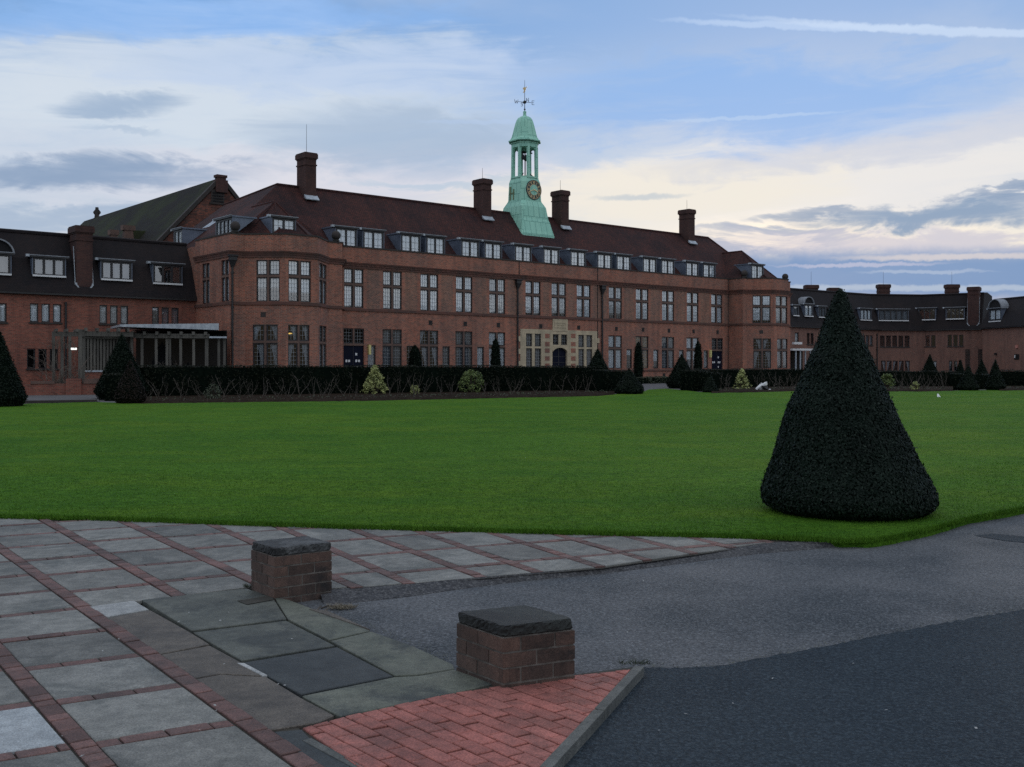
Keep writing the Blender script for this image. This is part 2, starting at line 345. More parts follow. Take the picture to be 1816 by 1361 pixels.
def glassmat(name, extra=.0, rough=.02):
    m = bpy.data.materials.new(name); m.use_nodes = True; t = NT(m.node_tree); t.n.clear()
    gg = t.add('ShaderNodeNewGeometry'); dt = t.add('ShaderNodeVectorMath', operation='DOT_PRODUCT')
    t.l.new(gg.outputs['Incoming'], dt.inputs[0]); t.l.new(gg.outputs['Normal'], dt.inputs[1])
    frs = t.math('ADD', .05, t.math('MULTIPLY', .95, t.math('POWER', t.math('SUBTRACT', 1., t.math('ABSOLUTE', dt.outputs['Value']), clamp=True), 5.)))
    v = posvec(t)
    tr = t.add('ShaderNodeBsdfTransparent'); tr.inputs[0].default_value = (.86, .9, .92, 1)
    gl = t.add('ShaderNodeBsdfGlossy'); gl.inputs['Roughness'].default_value = rough
    bp = t.add('ShaderNodeBump'); bp.inputs['Strength'].default_value = .035; bp.inputs['Distance'].default_value = .05
    t.set(bp.inputs['Height'], t.noise(v, 2.5, 2, .5)); t.l.new(bp.outputs[0], gl.inputs['Normal'])
    mx = t.add('ShaderNodeMixShader'); t.set(mx.inputs[0], t.math('ADD', frs, extra, clamp=True))
    t.l.new(tr.outputs[0], mx.inputs[1]); t.l.new(gl.outputs[0], mx.inputs[2])
    o = t.add('ShaderNodeOutputMaterial'); t.l.new(mx.outputs[0], o.inputs[0])
    return m
MAT['glass'] = glassmat('window_glass', .22)
MAT['glass_dark'] = glassmat('plain_glass', .0)
def glow(name, c, s):
    m, t, b = newmat(name); b.inputs['Emission Color'].default_value = (*c, 1); b.inputs['Emission Strength'].default_value = s
    b.inputs['Base Color'].default_value = (*c, 1); return m
MAT['lamp_white'] = glow('lit_tube', (1, .98, .92), 1.0)
MAT['lamp_warm'] = glow('warm_bulb', (1, .62, .16), 1.3)
MAT['lamp_yellow'] = simple('yellow_lamp', (.62, .55, .22), None, 3, .5)
MAT['plastic_white'] = simple('white_plastic', (.78, .79, .8), (.6, .62, .64), 12., .45)
MAT['plastic_black'] = simple('black_plastic', (.01, .012, .014), None, 3, .35)
MAT['alarm_red'] = simple('faded_red_box', (.5, .22, .18), None, 3, .5)

# ------------------------------------------------------------------ mesh builder
def empty(name, loc=(0, 0, 0), **props):
    o = bpy.data.objects.new(name, None); o.empty_display_size = .3; COL.objects.link(o); o.location = loc
    for k, v in props.items(): o[k] = v
    return o
class MB:
    def __init__(s): s.v = []; s.f = []; s.m = []
    def poly(s, pts, mi=0):
        b = len(s.v); s.v += [tuple(p) for p in pts]; s.f.append(tuple(range(b, b+len(pts)))); s.m.append(mi)
    def faces(s, pts, fs, mi=0):
        b = len(s.v); s.v += [tuple(p) for p in pts]
        for f in fs: s.f.append(tuple(b+i for i in f)); s.m.append(mi)
    def hexa(s, p8, mi=0, skip=()):
        fs = [(3, 2, 1, 0), (4, 5, 6, 7), (0, 1, 5, 4), (1, 2, 6, 5), (2, 3, 7, 6), (3, 0, 4, 7)]
        s.faces(p8, [f for i, f in enumerate(fs) if i not in skip], mi)
    def box(s, x0, x1, y0, y1, z0, z1, mi=0):
        s.hexa([(x0, y0, z0), (x1, y0, z0), (x1, y1, z0), (x0, y1, z0), (x0, y0, z1), (x1, y0, z1), (x1, y1, z1), (x0, y1, z1)], mi)
    def sbox(s, seg, a0, a1, o0, o1, z0, z1, mi=0):
        P = seg.pt
        s.hexa([P(a0, o0, z0), P(a1, o0, z0), P(a1, o1, z0), P(a0, o1, z0), P(a0, o0, z1), P(a1, o0, z1), P(a1, o1, z1), P(a0, o1, z1)], mi)
    def tube(s, p0, p1, r0, r1, n=6, mi=0, cap=True):
        p0 = Vector(p0); p1 = Vector(p1); d = (p1-p0)
        if d.length < 1e-6: return
        d.normalize(); a = d.orthogonal().normalized(); b = d.cross(a)
        ring = lambda p, r: [p+(a*math.cos(2*math.pi*i/n)+b*math.sin(2*math.pi*i/n))*r for i in range(n)]
        pts = ring(p0, r0)+ring(p1, r1)
        fs = [(i, (i+1) % n, n+(i+1) % n, n+i) for i in range(n)]
        if cap: fs += [tuple(range(n-1, -1, -1)), tuple(range(n, 2*n))]
        s.faces(pts, fs, mi)
    def rings(s, rs, mi=0, cap0=True, cap1=True):
        n = len(rs[0]); pts = [p for r in rs for p in r]; fs = []
        for k in range(len(rs)-1):
            for i in range(n): fs.append((k*n+i, k*n+(i+1) % n, (k+1)*n+(i+1) % n, (k+1)*n+i))
        if cap0: fs.append(tuple(range(n-1, -1, -1)))
        if cap1: fs.append(tuple(range((len(rs)-1)*n, len(rs)*n)))
        s.faces(pts, fs, mi)
    def ball(s, c, r, mi=0, nu=12, nv=8, sq=1.):
        rs = []
        for j in range(1, nv):
            t = math.pi*j/nv
            rs.append([(c[0]+r*math.sin(t)*math.cos(2*math.pi*i/nu), c[1]+r*math.sin(t)*math.sin(2*math.pi*i/nu), c[2]-r*sq*math.cos(t)) for i in range(nu)])
        s.rings(rs, mi)
    def build(s, name, mats, parent=None, smooth=False, fix=True, **props):
        me = bpy.data.meshes.new(name)
        org = Vector(parent.matrix_world.translation) if parent is not None else Vector((0, 0, 0))
        if parent is not None:
            org = Vector((0, 0, 0)); q = parent
            while q is not None: org += Vector(q.location); q = q.parent
        loc = Vector((0, 0, 0))
        if parent is None:
            A = np.array(s.v); loc = Vector((A[:, 0].mean(), A[:, 1].mean(), A[:, 2].min())); org = loc
        me.from_pydata([(Vector(p)-org)[:] for p in s.v], [], s.f)
        if not isinstance(mats, (list, tuple)): mats = [mats]
        for m in mats: me.materials.append(MAT[m])
        me.polygons.foreach_set('material_index', s.m)
        if smooth: me.polygons.foreach_set('use_smooth', [True]*len(s.f))
        if fix:
            bm = bmesh.new(); bm.from_mesh(me); bmesh.ops.recalc_face_normals(bm, faces=bm.faces); bm.to_mesh(me); bm.free()
        uv = me.uv_layers.new(name='UVMap').data
        for p in me.polygons:
            n = p.normal
            if abs(n.z) < .97:
                t = Vector((0, 0, 1)).cross(n).normalized(); up = n.cross(t)
            else: t = Vector((1, 0, 0)); up = Vector((0, 1, 0))
            for li in p.loop_indices:
                c = me.vertices[me.loops[li].vertex_index].co+org
                uv[li].uv = (c.dot(t), c.dot(up))
        o = bpy.data.objects.new(name, me); COL.objects.link(o); o.location = loc
        if parent is not None: o.parent = parent
        for k, v in props.items(): o[k] = v
        return o
class Seg:
    """a straight wall line in plan seen from outside, left end A, right end B"""
    def __init__(s, A, B):
        s.A = Vector((A[0], A[1])); s.B = Vector((B[0], B[1])); s.L = (s.B-s.A).length; s.t = (s.B-s.A)/s.L; s.n = Vector((s.t.y, -s.t.x))
    def pt(s, a, o, z):
        p = s.A+s.t*a+s.n*o; return (p.x, p.y, z)
    def s_of(s, px, o=0.):
        k = (px-CXP)/FPX; q = s.A+s.n*o
        return (k*q.y-q.x)/(s.t.x-k*s.t.y)
    def z_of(s, px, py, o=0.):
        a = s.s_of(px, o); y = (s.A+s.t*a+s.n*o).y
        return EYE+(HOR-py)*y/FPX
def GZ(y): return .0067*max(0., y-15)
def G(px, py, z=None):
    """the ground point seen at a photo pixel"""
    k = (py-HOR)/FPX
    if z is not None: y = (EYE-z)/k
    else:
        y = EYE/k
        if y > 15: y = (EYE+.0067*15)/(k+.0067)
    return Vector(((px-CXP)/FPX*y, y))
def atY(px, y): return Vector(((px-CXP)/FPX*y, y))
def zat(py, y): return EYE+(HOR-py)*y/FPX

# ------------------------------------------------------------------ ground, lawn, road, paths (setting)
def interp(tab, x):
    if x <= tab[0][0]: a, b = tab[0], tab[1]
    elif x >= tab[-1][0]: a, b = tab[-2], tab[-1]
    else:
        for a, b in zip(tab, tab[1:]):
            if a[0] <= x <= b[0]: break
    return a[1]+(b[1]-a[1])*(x-a[0])/(b[0]-a[0])
def sheet(name, pts, z, m, kind='structure', **kw):
    mb = MB(); mb.poly([(p[0], p[1], z(p[1]) if callable(z) else z) for p in pts]); return mb.build(name, m, kind=kind, fix=False, **kw)
mb = MB()
ys = [-80, 15, 40, 70, 100, 150, 3000]
for y0, y1 in zip(ys, ys[1:]):
    z = lambda y: min(GZ(y), GZ(150))-.3
    mb.poly([(-2500, y0, z(y0)), (2500, y0, z(y0)), (2500, y1, z(y1)), (-2500, y1, z(y1))])
mb.build('ground', 'ground', kind='structure', fix=False)
NEAR = [(-600, 898), (-200, 910), (0, 918), (150, 921), (300, 926), (620, 937), (900, 944), (1140, 950), (1258, 952.5), (1376, 956), (1440, 959), (1494, 962), (1553, 960), (1605, 951), (1652, 941), (1715, 923), (1816, 904), (1950, 880), (2400, 820)]
FAR = [(-600, 790), (-100, 733), (0, 723), (50, 717), (170, 714), (250, 717), (300, 716), (640, 711.5), (900, 706), (1050, 703), (1090, 700), (1136, 699), (1146, 692), (1180, 690), (1205, 692), (1240, 696), (1280, 697.5), (1400, 694), (1560, 694), (1630, 695.5), (1700, 693.5), (1816, 692), (2400, 690)]
mb = MB(); cols = []
pxs = list(range(-600, 2401, 10))
for px in pxs:
    wob = .9*math.sin(px*.021)+.7*math.sin(px*.057+1)+.6*random.uniform(-1, 1)
    a = G(px, interp(NEAR, px)+wob); b = G(px, interp(FAR, px))
    c = [(a.x, a.y, -.08), (a.x, a.y, .012)]
    for i in range(1, 25):
        q = a.lerp(b, (i/24)**1.6); c.append((q.x, q.y, GZ(q.y)+.02))
    cols.append(c)
for c0, c1 in zip(cols, cols[1:]):
    for i in range(len(c0)-1): mb.poly([c0[i], c1[i], c1[i+1], c0[i+1]])
mb.build('lawn', 'lawn', kind='structure', fix=False)
# grass blades on the nearer part of the lawn
def blades(n):
    V = np.zeros((n, 3, 3)); k = 0
    while k < n:
        px = random.uniform(-60, 1880); y0 = interp(NEAR, px)
        t = random.random()
        py = y0 - (random.random()**1.5)*(y0-745 if random.random() < .5 else 90) + (1.5 if t < .3 else 0)
        if t < .18: py = y0+random.uniform(-3, 2.5)
        g = G(px, py); z = GZ(g.y)
        hgt = random.uniform(.02, .05); wd = random.uniform(.003, .006)*(1+max(0, g.y-13)*.10)
        an = random.uniform(0, math.pi); dx, dy = math.cos(an)*wd, math.sin(an)*wd
        V[k] = [(g.x-dx, g.y-dy, z), (g.x+dx, g.y+dy, z), (g.x+random.uniform(-.025, .025), g.y+random.uniform(-.03, .02), z+hgt)]
        k += 1
    return V
def npmesh(name, V, m, parent=None, loc=None, core=None, **props):
    """one mesh from an array of separate polygons (n, corners, 3), with an optional closed core"""
    n, c = V.shape[:2]
    verts = V.reshape(-1, 3); faces = np.arange(n*c).reshape(n, c)
    org = np.zeros(3)
    if parent is not None:
        o_ = Vector((0, 0, 0)); q = parent
        while q is not None: o_ += Vector(q.location); q = q.parent
        org = np.array(o_)
    elif loc is not None: org = np.array(loc)
    me = bpy.data.meshes.new(name)
    nv = len(verts); cv, cf = core if core else ([], [])
    allv = np.vstack([verts, np.array(cv)]) if len(cv) else verts
    me.vertices.add(len(allv)); me.vertices.foreach_set('co', (allv-org).astype(np.float32).ravel())
    ll = [len(f) for f in cf]
    loops = np.concatenate([faces.ravel()]+[np.array(f)+nv for f in cf]) if cf else faces.ravel()
    me.loops.add(len(loops)); me.loops.foreach_set('vertex_index', loops.astype(np.int32))
    tot = np.concatenate([np.full(n, c), np.array(ll, dtype=int)]) if cf else np.full(n, c)
    st = np.concatenate([[0], np.cumsum(tot)[:-1]])
    me.polygons.add(len(tot)); me.polygons.foreach_set('loop_start', st.astype(np.int32)); me.polygons.foreach_set('loop_total', tot.astype(np.int32))
    mats = m if isinstance(m, (list, tuple)) else [m]
    for q in mats: me.materials.append(MAT[q])
    if cf and len(mats) > 1: me.polygons.foreach_set('material_index', np.concatenate([np.zeros(n, int), np.ones(len(cf), int)]).astype(np.int32))
    me.update(calc_edges=True); me.validate()
    o = bpy.data.objects.new(name, me); COL.objects.link(o); o.location = (0, 0, 0) if parent is not None or loc is None else loc
    if parent is not None: o.parent = parent
    for k, v in props.items(): o[k] = v
    return o
npmesh('grass', blades(130000), 'blade', label='short green grass blades along the near edge of the lawn', category='grass', kind='stuff')

# road of worn tarmac, newer dark tarmac, the strip beside the paving
mb = MB(); mb.poly([(-40, -30, -.06), (60, -30, -.06), (60, 34, -.06), (-40, 14, -.06)]); mb.build('road', 'tarmac', kind='structure', fix=False)
zt = -.055
EDGE = [(1143, 1184), (1200, 1184.5), (1270, 1181.5), (1330, 1171), (1388, 1160), (1494, 1140), (1652, 1109), (1816, 1081), (2100, 1029), (2600, 940)]
ej = [(1000, 1345)]; x_ = 1143.
while x_ < 2590: ej.append((x_, interp(EDGE, x_)+random.uniform(-1.6, 1.6))); x_ += random.uniform(4, 11)
pts = [G(*p, zt) for p in ej]+[Vector((16, -20)), Vector((.2, -20))]
sheet('dark_road', pts, zt, 'tarmac_new')
up_ = [(565, 1047.5), (586, 1045.5), (723, 1036.6), (833, 1025.6), (920, 1019), (1068, 1004.5), (1147, 991), (1237, 979), (1303, 971.5), (1375, 962), (1480, 960.5)]
lo_ = [(574, 1071), (622, 1069), (723, 1058), (833, 1042), (920, 1031), (1068, 1017), (1169, 1004.5), (1262, 992), (1354, 981), (1440, 974), (1530, 964)]
mb = MB()
for (a, b, c, d) in zip(up_, up_[1:], lo_[1:], lo_):
    A, B, C_, D_ = G(*a), G(*b), G(*c, -.056), G(*d, -.056)
    mb.poly([(A.x, A.y+.03, -.004), (B.x, B.y+.03, -.004), (C_.x, C_.y, -.054), (D_.x, D_.y, -.054)])
    n_ = Vector((.0, -.02)); mb.poly([(D_.x, D_.y, -.054), (C_.x, C_.y, -.054), (C_.x, C_.y-.02, -.07), (D_.x, D_.y-.02, -.07)])
mb.build('road_edge_strip', 'tarmac_edge', kind='structure', fix=False)
pts = [G(*p, -.057) for p in [(1728, 950), (1760, 946.5), (1830, 953), (1830, 964), (1780, 959)]]
sheet('road_patch', pts, -.056, 'tarmac_new')
# grey path between lawn and buildings
HALL_ANG = math.atan2(3098-CXP, FPX); HD = Vector((math.sin(HALL_ANG), math.cos(HALL_ANG))); HN = Vector((HD.y, -HD.x))
HO = Vector((-11.925, 73.539))
def HP(u, v): return HO+HD*u+HN*v
mb = MB()
for i in range(-8, 22):
    for j in range(8):
        q = [HP(i*4, -6+j*4), HP(i*4+4, -6+j*4), HP(i*4+4, -2+j*4), HP(i*4, -2+j*4)]
        mb.poly([(p.x, p.y, GZ(p.y)-.03) for p in q])
mb.build('path', 'path', kind='structure', fix=False)

# ------------------------------------------------------------------ paving
def clip(poly, a, b):
    """keep the part of poly left of a->b"""
    out = []
    sd_ = lambda p: (b[0]-a[0])*(p[1]-a[1])-(b[1]-a[1])*(p[0]-a[0])
    for i, p in enumerate(poly):
        q = poly[(i+1) % len(poly)]; dp, dq = sd_(p), sd_(q)
        if dp >= 0: out.append(p)
        if dp*dq < 0:
            t = dp/(dp-dq); out.append((p[0]+(q[0]-p[0])*t, p[1]+(q[1]-p[1])*t))
    return out
def slab(mb, poly, z, mi, th=.03, rnd=.004):
    if len(poly) < 3: return
    ar = sum(poly[i][0]*poly[(i+1) % len(poly)][1]-poly[(i+1) % len(poly)][0]*poly[i][1] for i in range(len(poly)))/2
    if abs(ar) < 2e-4: return
    if ar < 0: poly = poly[::-1]
    zz = z+random.uniform(-rnd, rnd); n = len(poly); tx, ty = random.uniform(-.004, .004), random.uniform(-.004, .004)
    c = (sum(p[0] for p in poly)/n, sum(p[1] for p in poly)/n)
    top = [(p[0], p[1], zz+(p[0]-c[0])*tx+(p[1]-c[1])*ty) for p in poly]
    ins = []
    bev = .006
    for p, q in zip(top, poly):
        d = math.hypot(q[0]-c[0], q[1]-c[1]); k = max(0., 1-bev*1.3/max(d, .02)); ins.append((c[0]+(q[0]-c[0])*k, c[1]+(q[1]-c[1])*k, p[2]))
    mid = [(p[0], p[1], p[2]-bev*.7) for p in top]; bot = [(p[0], p[1], z-th) for p in top]
    mb.faces(bot+mid+ins, [tuple(range(2*n, 3*n))]+[(i, (i+1) % n, n+(i+1) % n, n+i) for i in range(n)]+[(n+i, n+(i+1) % n, 2*n+(i+1) % n, 2*n+i) for i in range(n)], mi)
class Ln:
    def __init__(s, x, y, a): s.p = Vector((x, y)); s.d = Vector((math.cos(R(a)), math.sin(R(a)))); s.n = Vector((-s.d.y, s.d.x))
    def shift(s, o): q = Ln(0, 0, 0); q.p = s.p+s.n*o; q.d = s.d; q.n = s.n; return q
    def hit(s, o):
        den = s.d.x*o.d.y-s.d.y*o.d.x; r = o.p-s.p
        return s.p+s.d*((r.x*o.d.y-r.y*o.d.x)/den)
AL = [Ln(-4.06, 6.43, -53.2), Ln(-3.06, 6.56, -53.5), Ln(-3.96, 9.12, -53.6), Ln(-4.2, 10.78, -54.6), Ln(-3.5, 11.08, -55), Ln(-2.55, 10.98, -57.5), Ln(-1.4, 10.13, -60), Ln(-1.0, 10.8, -60), Ln(-.36, 10.85, -61), Ln(.48, 10.7, -61.8), Ln(1.0, 11.0, -62.3), Ln(1.66, 11.1, -62.4), Ln(2.3, 11.1, -62.6), Ln(2.9, 11.2, -63)]
AL = [Ln(-6.0, 7.3, -53), Ln(-5.0, 6.95, -53.1)]+AL
LOW = (G(586, 1046), G(1068, 1004.5)); LOW2 = (G(1068, 1004.5), G(1400, 957))
# per column: an anchor row point on the line, row step, row angle, rows up and down
COLS = {0: ((-4.0, 4.63), .85, 29.5, 10, 4), 1: ((-3.35, 4.75), .85, 29.5, 12, 4), 2: ((-3.40, 5.55), .83, 29.5, 10, 3), 3: ((-2.6, 5.94), .815, 29.3, 9, 4), 4: ((-4.28, 9.55), .87, 29.3, 4, 2), 5: ((-3.62, 9.97), .86, 28.8, 3, 2),
        6: ((-2.6, 10.32), .88, 27.5, 3, 2), 7: ((-1.65, 9.55), .95, 25.5, 4, 2), 8: ((-1.09, 9.67), .98, 25.4, 4, 2), 9: ((-.38, 10.0), .98, 25.2, 4, 3), 10: ((.29, 10.33), .96, 25, 4, 3), 11: ((.95, 10.6), .96, 25, 4, 3), 12: ((1.4, 10.9), .9, 25, 4, 3), 13: ((2.0, 11.1), .9, 25, 3, 3), 14: ((2.6, 11.3), .9, 25, 3, 3)}
mb = MB()
RAMPTOP = (G(222, 1068), G(470, 1037))
def fit(poly, k):
    if k >= 6:
        poly = clip(poly, LOW[0], LOW[1])
        if poly: poly = clip(poly, LOW2[0], LOW2[1])
    elif k in (4, 5): poly = clip(poly, RAMPTOP[0], RAMPTOP[1])
    return poly
PALE = set()
for k in range(len(AL)-1):
    if k not in COLS: continue
    (ax, ay), step, ang_, up, dn = COLS[k]
    L = AL[k]; Rr = AL[k+1].shift(-.118)
    j = 0.006
    for r in range(-dn, up+1):
        base = Vector((ax, ay))-L.d*(step*r)
        bl = Ln(base.x, base.y, ang_)
        b_lo = bl; b_hi = Ln(*(base-L.d*(step-.10)), ang_); b_st = Ln(*(base-L.d*step), ang_)
        q = [L.shift(j).hit(b_lo.shift(j)), Rr.shift(-j).hit(b_lo.shift(j)), Rr.shift(-j).hit(b_hi.shift(-j)), L.shift(j).hit(b_hi.shift(-j))]
        q = fit([tuple(p) for p in q], k)
        c = (q and sum(p[0] for p in q)/len(q) or 0, q and sum(p[1] for p in q)/len(q) or 0)
        pale = c[1] < 5.75 and c[0] < -2.4
        slab(mb, q, 0, 1 if pale else 0)
        # brick strip above the slab row
        a0, a1 = L.hit(b_hi), Rr.hit(b_hi); c0, c1 = L.hit(b_st), Rr.hit(b_st)
        nb = max(2, round((a1-a0).length/.215))
        off = random.random()
        cuts = sorted({0., 1.} | {(i+off)/nb for i in range(nb) if .06 < (i+off)/nb < .94})
        for t0, t1 in zip(cuts, cuts[1:]):
            g = .008
            qq = [a0.lerp(a1, t0+g), a0.lerp(a1, t1-g), c0.lerp(c1, t1-g), c0.lerp(c1, t0+g)]
            slab(mb, fit([tuple(p) for p in qq], k), 0, 2)
    # brick strip along the next line
    L1 = AL[k+1]; N = 60
    pos = -4.6
    while pos < 5.6:
        ln = random.choice([.105, .2, .2, .2])
        p0 = L1.p+L1.d*pos; p1 = L1.p+L1.d*(pos+ln-.009)
        qq = [p0, p1, p1-L1.n*.107, p0-L1.n*.107]
        yy = (p0.y+p1.y)/2
        if 3 < yy < 14:
            qt = [tuple(p) for p in qq]
            if k+1 == 5 or k+1 == 6: qt = clip(qt, RAMPTOP[0], RAMPTOP[1])
            elif k+1 > 6: qt = fit(qt, k+1)
            slab(mb, qt, 0, 2)
        pos += ln
mb.build('paving', ['slab', 'slab_new', 'setts'], kind='structure', fix=False)
pts = [Vector((-12, 3)), G(650, 1420), G(537, 1293), G(240, 1063), G(440, 1042), G(586, 1047), G(1068, 1006), G(1400, 958), Vector((3.2, 12.6)), Vector((-12, 15))]
mb = MB(); mb.poly([(p[0], p[1], -.014) for p in pts]); mb.build('paving_bed', 'joint', kind='structure', fix=False)

# sunken ramp of large flags between the piers
mb = MB()
def flag(pix, mi, z=-.002, zz=None):
    pts = [G(*p) for p in pix]; n = len(pts)
    ar = sum(pts[i].x*pts[(i+1) % n].y-pts[(i+1) % n].x*pts[i].y for i in range(n))
    if ar < 0: pts = pts[::-1]
    slab(mb, [tuple(p) for p in pts], z, mi, .06, 0)
flag([(251, 1064), (437, 1043), (484, 1059), (508, 1097), (341, 1118)], 0)
flag([(487, 1059), (512, 1064), (656, 1118), (583, 1134), (511, 1097)], 2)
flag([(343, 1121), (508, 1100), (594, 1145), (429, 1171)], 0)
flag([(586, 1136), (658, 1119.5), (733, 1145.5), (803, 1178), (806, 1186), (740, 1196), (700, 1197)], 2)
flag([(432, 1174), (598, 1147), (697, 1199), (534, 1231)], 1)
flag([(536, 1234), (700, 1200), (742, 1198), (806, 1187), (880, 1211), (780, 1234), (604, 1270), (594, 1265)], 2)
flag([(548, 1081), (578, 1083), (656, 1117)], 3, .004)
flag([(486, 1297), (534, 1293), (560, 1320), (650, 1361), (690, 1400), (590, 1400), (548, 1350)], 1, -.004)
flag([(189, 1096), (266, 1082), (336, 1120), (371, 1142), (284, 1159)], 3)
flag([(286, 1161), (372, 1145), (428, 1174), (470, 1198), (390, 1194), (345, 1202)], 3)
flag([(347, 1204), (390, 1196), (472, 1200), (531, 1235), (592, 1268), (566, 1280), (478, 1294)], 3)
flag([(160, 1076), (238, 1065.5), (264, 1081), (190, 1094)], 4, .001)
flag([(420, 1176), (432, 1176), (474, 1198), (466, 1199)], 4, .002)
mb.build('ramp', ['flag_a', 'flag_b', 'flag_c', 'flag_d', 'mortar_pale'], kind='structure', fix=False)
# shallow broken socket in the ramp
sheet('ramp_gap', [G(*p) for p in [(420, 1066), (480, 1057), (486, 1064), (438, 1073)]], .003, 'joint')
# red block paving and its stone edging
mb = MB()
REG = [G(*p) for p in [(537, 1291), (606, 1272), (873, 1213), (1000, 1200), (1124, 1181.5), (935, 1400), (760, 1450)]]
REG = [tuple(p) for p in REG][::-1]
ar = sum(REG[i][0]*REG[(i+1) % len(REG)][1]-REG[(i+1) % len(REG)][0]*REG[i][1] for i in range(len(REG)))
if ar < 0: REG = REG[::-1]
dA = Vector((math.cos(R(-50)), math.sin(R(-50)))); dB = Vector((math.cos(R(33)), math.sin(R(33))))
for i in range(-26, 27):
    for j in range(-14, 14):
        o = Vector((-.6, 5.3))+dB*(i*.102)+dA*(j*.204+(.102 if i % 2 else 0)+random.uniform(-.006, .006))
        q = [o, o+dA*.194, o+dA*.194+dB*.093, o+dB*.093]; q = [tuple(p) for p in q]
        for k in range(len(REG)):
            if q: q = clip(q, REG[k], REG[(k+1) % len(REG)])
        if q: slab(mb, q, .002, 0, .04, .003)
mb.build('block_paving', 'redblock', kind='structure', fix=False)
sheet('block_paving_bed', [G(*p) for p in [(530, 1292), (606, 1271), (873, 1212), (1124, 1180), (935, 1405), (700, 1460), (560, 1330)]], -.011, 'joint')
def strip(pix, w_, z, m, name, zb=-.1):
    mb = MB(); pts = [G(*p) for p in pix]
    d = (pts[-1]-pts[0]); L = d.length; d.normalize(); n = Vector((-d.y, d.x)); a = 0
    while a < L:
        b = min(L, a+.9)
        q = [pts[0]+d*(a+.004), pts[0]+d*(b-.004)]; q = [q[0], q[1], q[1]+n*w_, q[0]+n*w_]
        slab(mb, [tuple(p) for p in q], z, 0, z-zb, .001); a = b
    mb.build(name, m, kind='structure', fix=False)
strip([(1143, 1183), (905, 1445)], -.06, .004, 'kerb', 'kerb')
strip([(534, 1312), (760, 1432)], .05, .0, 'kerb', 'edging')

# ------------------------------------------------------------------ brick piers
def pier(label, top, hgt, base_z, capm='cap'):
    """top: the four corners of the cap in the photo (left, front, right), at height hgt"""
    l, f_, r_ = [G(px, py, hgt) for px, py in top]
    ex = (r_-f_); ey = (l-f_); W = ex.length; D = ey.length; ex.normalize(); ey2 = ey.normalized()
    print('pier', W, D, math.degrees(ex.angle(ey2)))
    root = empty('brick_pier', (f_.x, f_.y, base_z), label=label, category='brick pier', group='low brick piers by the paving')
    Pp = lambda a, b, z: (f_.x+ex.x*a+ey2.x*b, f_.y+ex.y*a+ey2.y*b, z)
    ct = .068
    zb, z1 = base_z, hgt-ct
    rnd = random.Random(sum(map(ord, label)))
    mb = MB(); c_ = .004
    mb.hexa([Pp(c_, c_, zb), Pp(W-c_, c_, zb), Pp(W-c_, D-c_, zb), Pp(c_, D-c_, zb), Pp(c_, c_, z1), Pp(W-c_, c_, z1), Pp(W-c_, D-c_, z1), Pp(c_, D-c_, z1)], 1)
    nrow = max(3, round((z1-zb)/.087)); rh = (z1-zb)/nrow; g = .0065
    for r_ in range(nrow):
        za, zb_ = zb+r_*rh+g, zb+(r_+1)*rh-g
        for side in range(4):
            L = W if side % 2 == 0 else D
            bw = L/2.12; cuts = [0.]; x = bw*(.5 if (r_+side) % 2 else 1.)
            while x < L-.04: cuts.append(x+rnd.uniform(-.006, .006)); x += bw
            cuts.append(L)
            for a0, a1 in zip(cuts, cuts[1:]):
                a0, a1 = a0+(g if a0 > 0 else 0), a1-(g if a1 < L else 0); pr = rnd.uniform(-.002, .003); d_ = .04
                f = [lambda a, b: (a, b), lambda a, b: (W-b, a), lambda a, b: (W-a, D-b), lambda a, b: (b, D-a)][side]
                q = []
                for z, k in ((za, 0), (zb_, 0)):
                    for a, b in ((a0, -pr), (a1, -pr), (a1, d_), (a0, d_)):
                        x_, y_ = f(a, b); q.append(Pp(x_, y_, z+rnd.uniform(-.0015, .0015)))
                mb.hexa(q, 0)
    b = mb.build('brickwork', ['pier_brick', 'pier_mortar'], root)
    # worn stone cap: ring outline with chips
    per = []
    nn = 26
    for (a0, b0, a1, b1) in ((0, 0, W, 0), (W, 0, W, D), (W, D, 0, D), (0, D, 0, 0)):
        for i in range(nn): per.append((a0+(a1-a0)*i/nn, b0+(b1-b0)*i/nn))
    def ring(z, inset, chip, dz):
        out = []
        for i, (a, b2) in enumerate(per):
            ca, cb = W/2-a, D/2-b2; d = math.hypot(ca, cb)
            corner = min(abs(a-x_) + abs(b2-y_) for x_ in (0, W) for y_ in (0, D)) < .005
            k = inset+chip*rnd.random()**2+(.018 if corner else 0)
            out.append(Pp(a+ca/d*k, b2+cb/d*k, z+dz*(rnd.random()-.5)))
        return out
    mb = MB()
    mb.rings([ring(hgt-ct, .006, .010, .004), ring(hgt-ct+.01, -.004, .010, .006), ring(hgt-.045, -.004, .016, .01), ring(hgt-.022, -.004, .016, .008), ring(hgt-.008, -.001, .016, .004), ring(hgt, .004, .018, .002)], 0)
    mb.build('cap_stone', capm, root, smooth=False)
    mb = MB(); mb.hexa([Pp(-.03, -.03, zb), Pp(W+.03, -.03, zb), Pp(W+.03, D+.02, zb), Pp(-.03, D+.02, zb), Pp(-.012, -.012, zb+.075), Pp(W+.012, -.012, zb+.06), Pp(W, D, zb+.06), Pp(0, D, zb+.06)], 0)
    return root
p1 = pier('farther small brick pier with grey topped capstone beside the paving slabs', [(445.5, 960.6), (487, 973), (588, 962)], .41, -.09, 'cap_pale')
p2 = pier('nearest low brick pier with thick black capstone at the edge of the red block paving', [(810, 1085), (892, 1111), (1019, 1097)], .365, -.07)
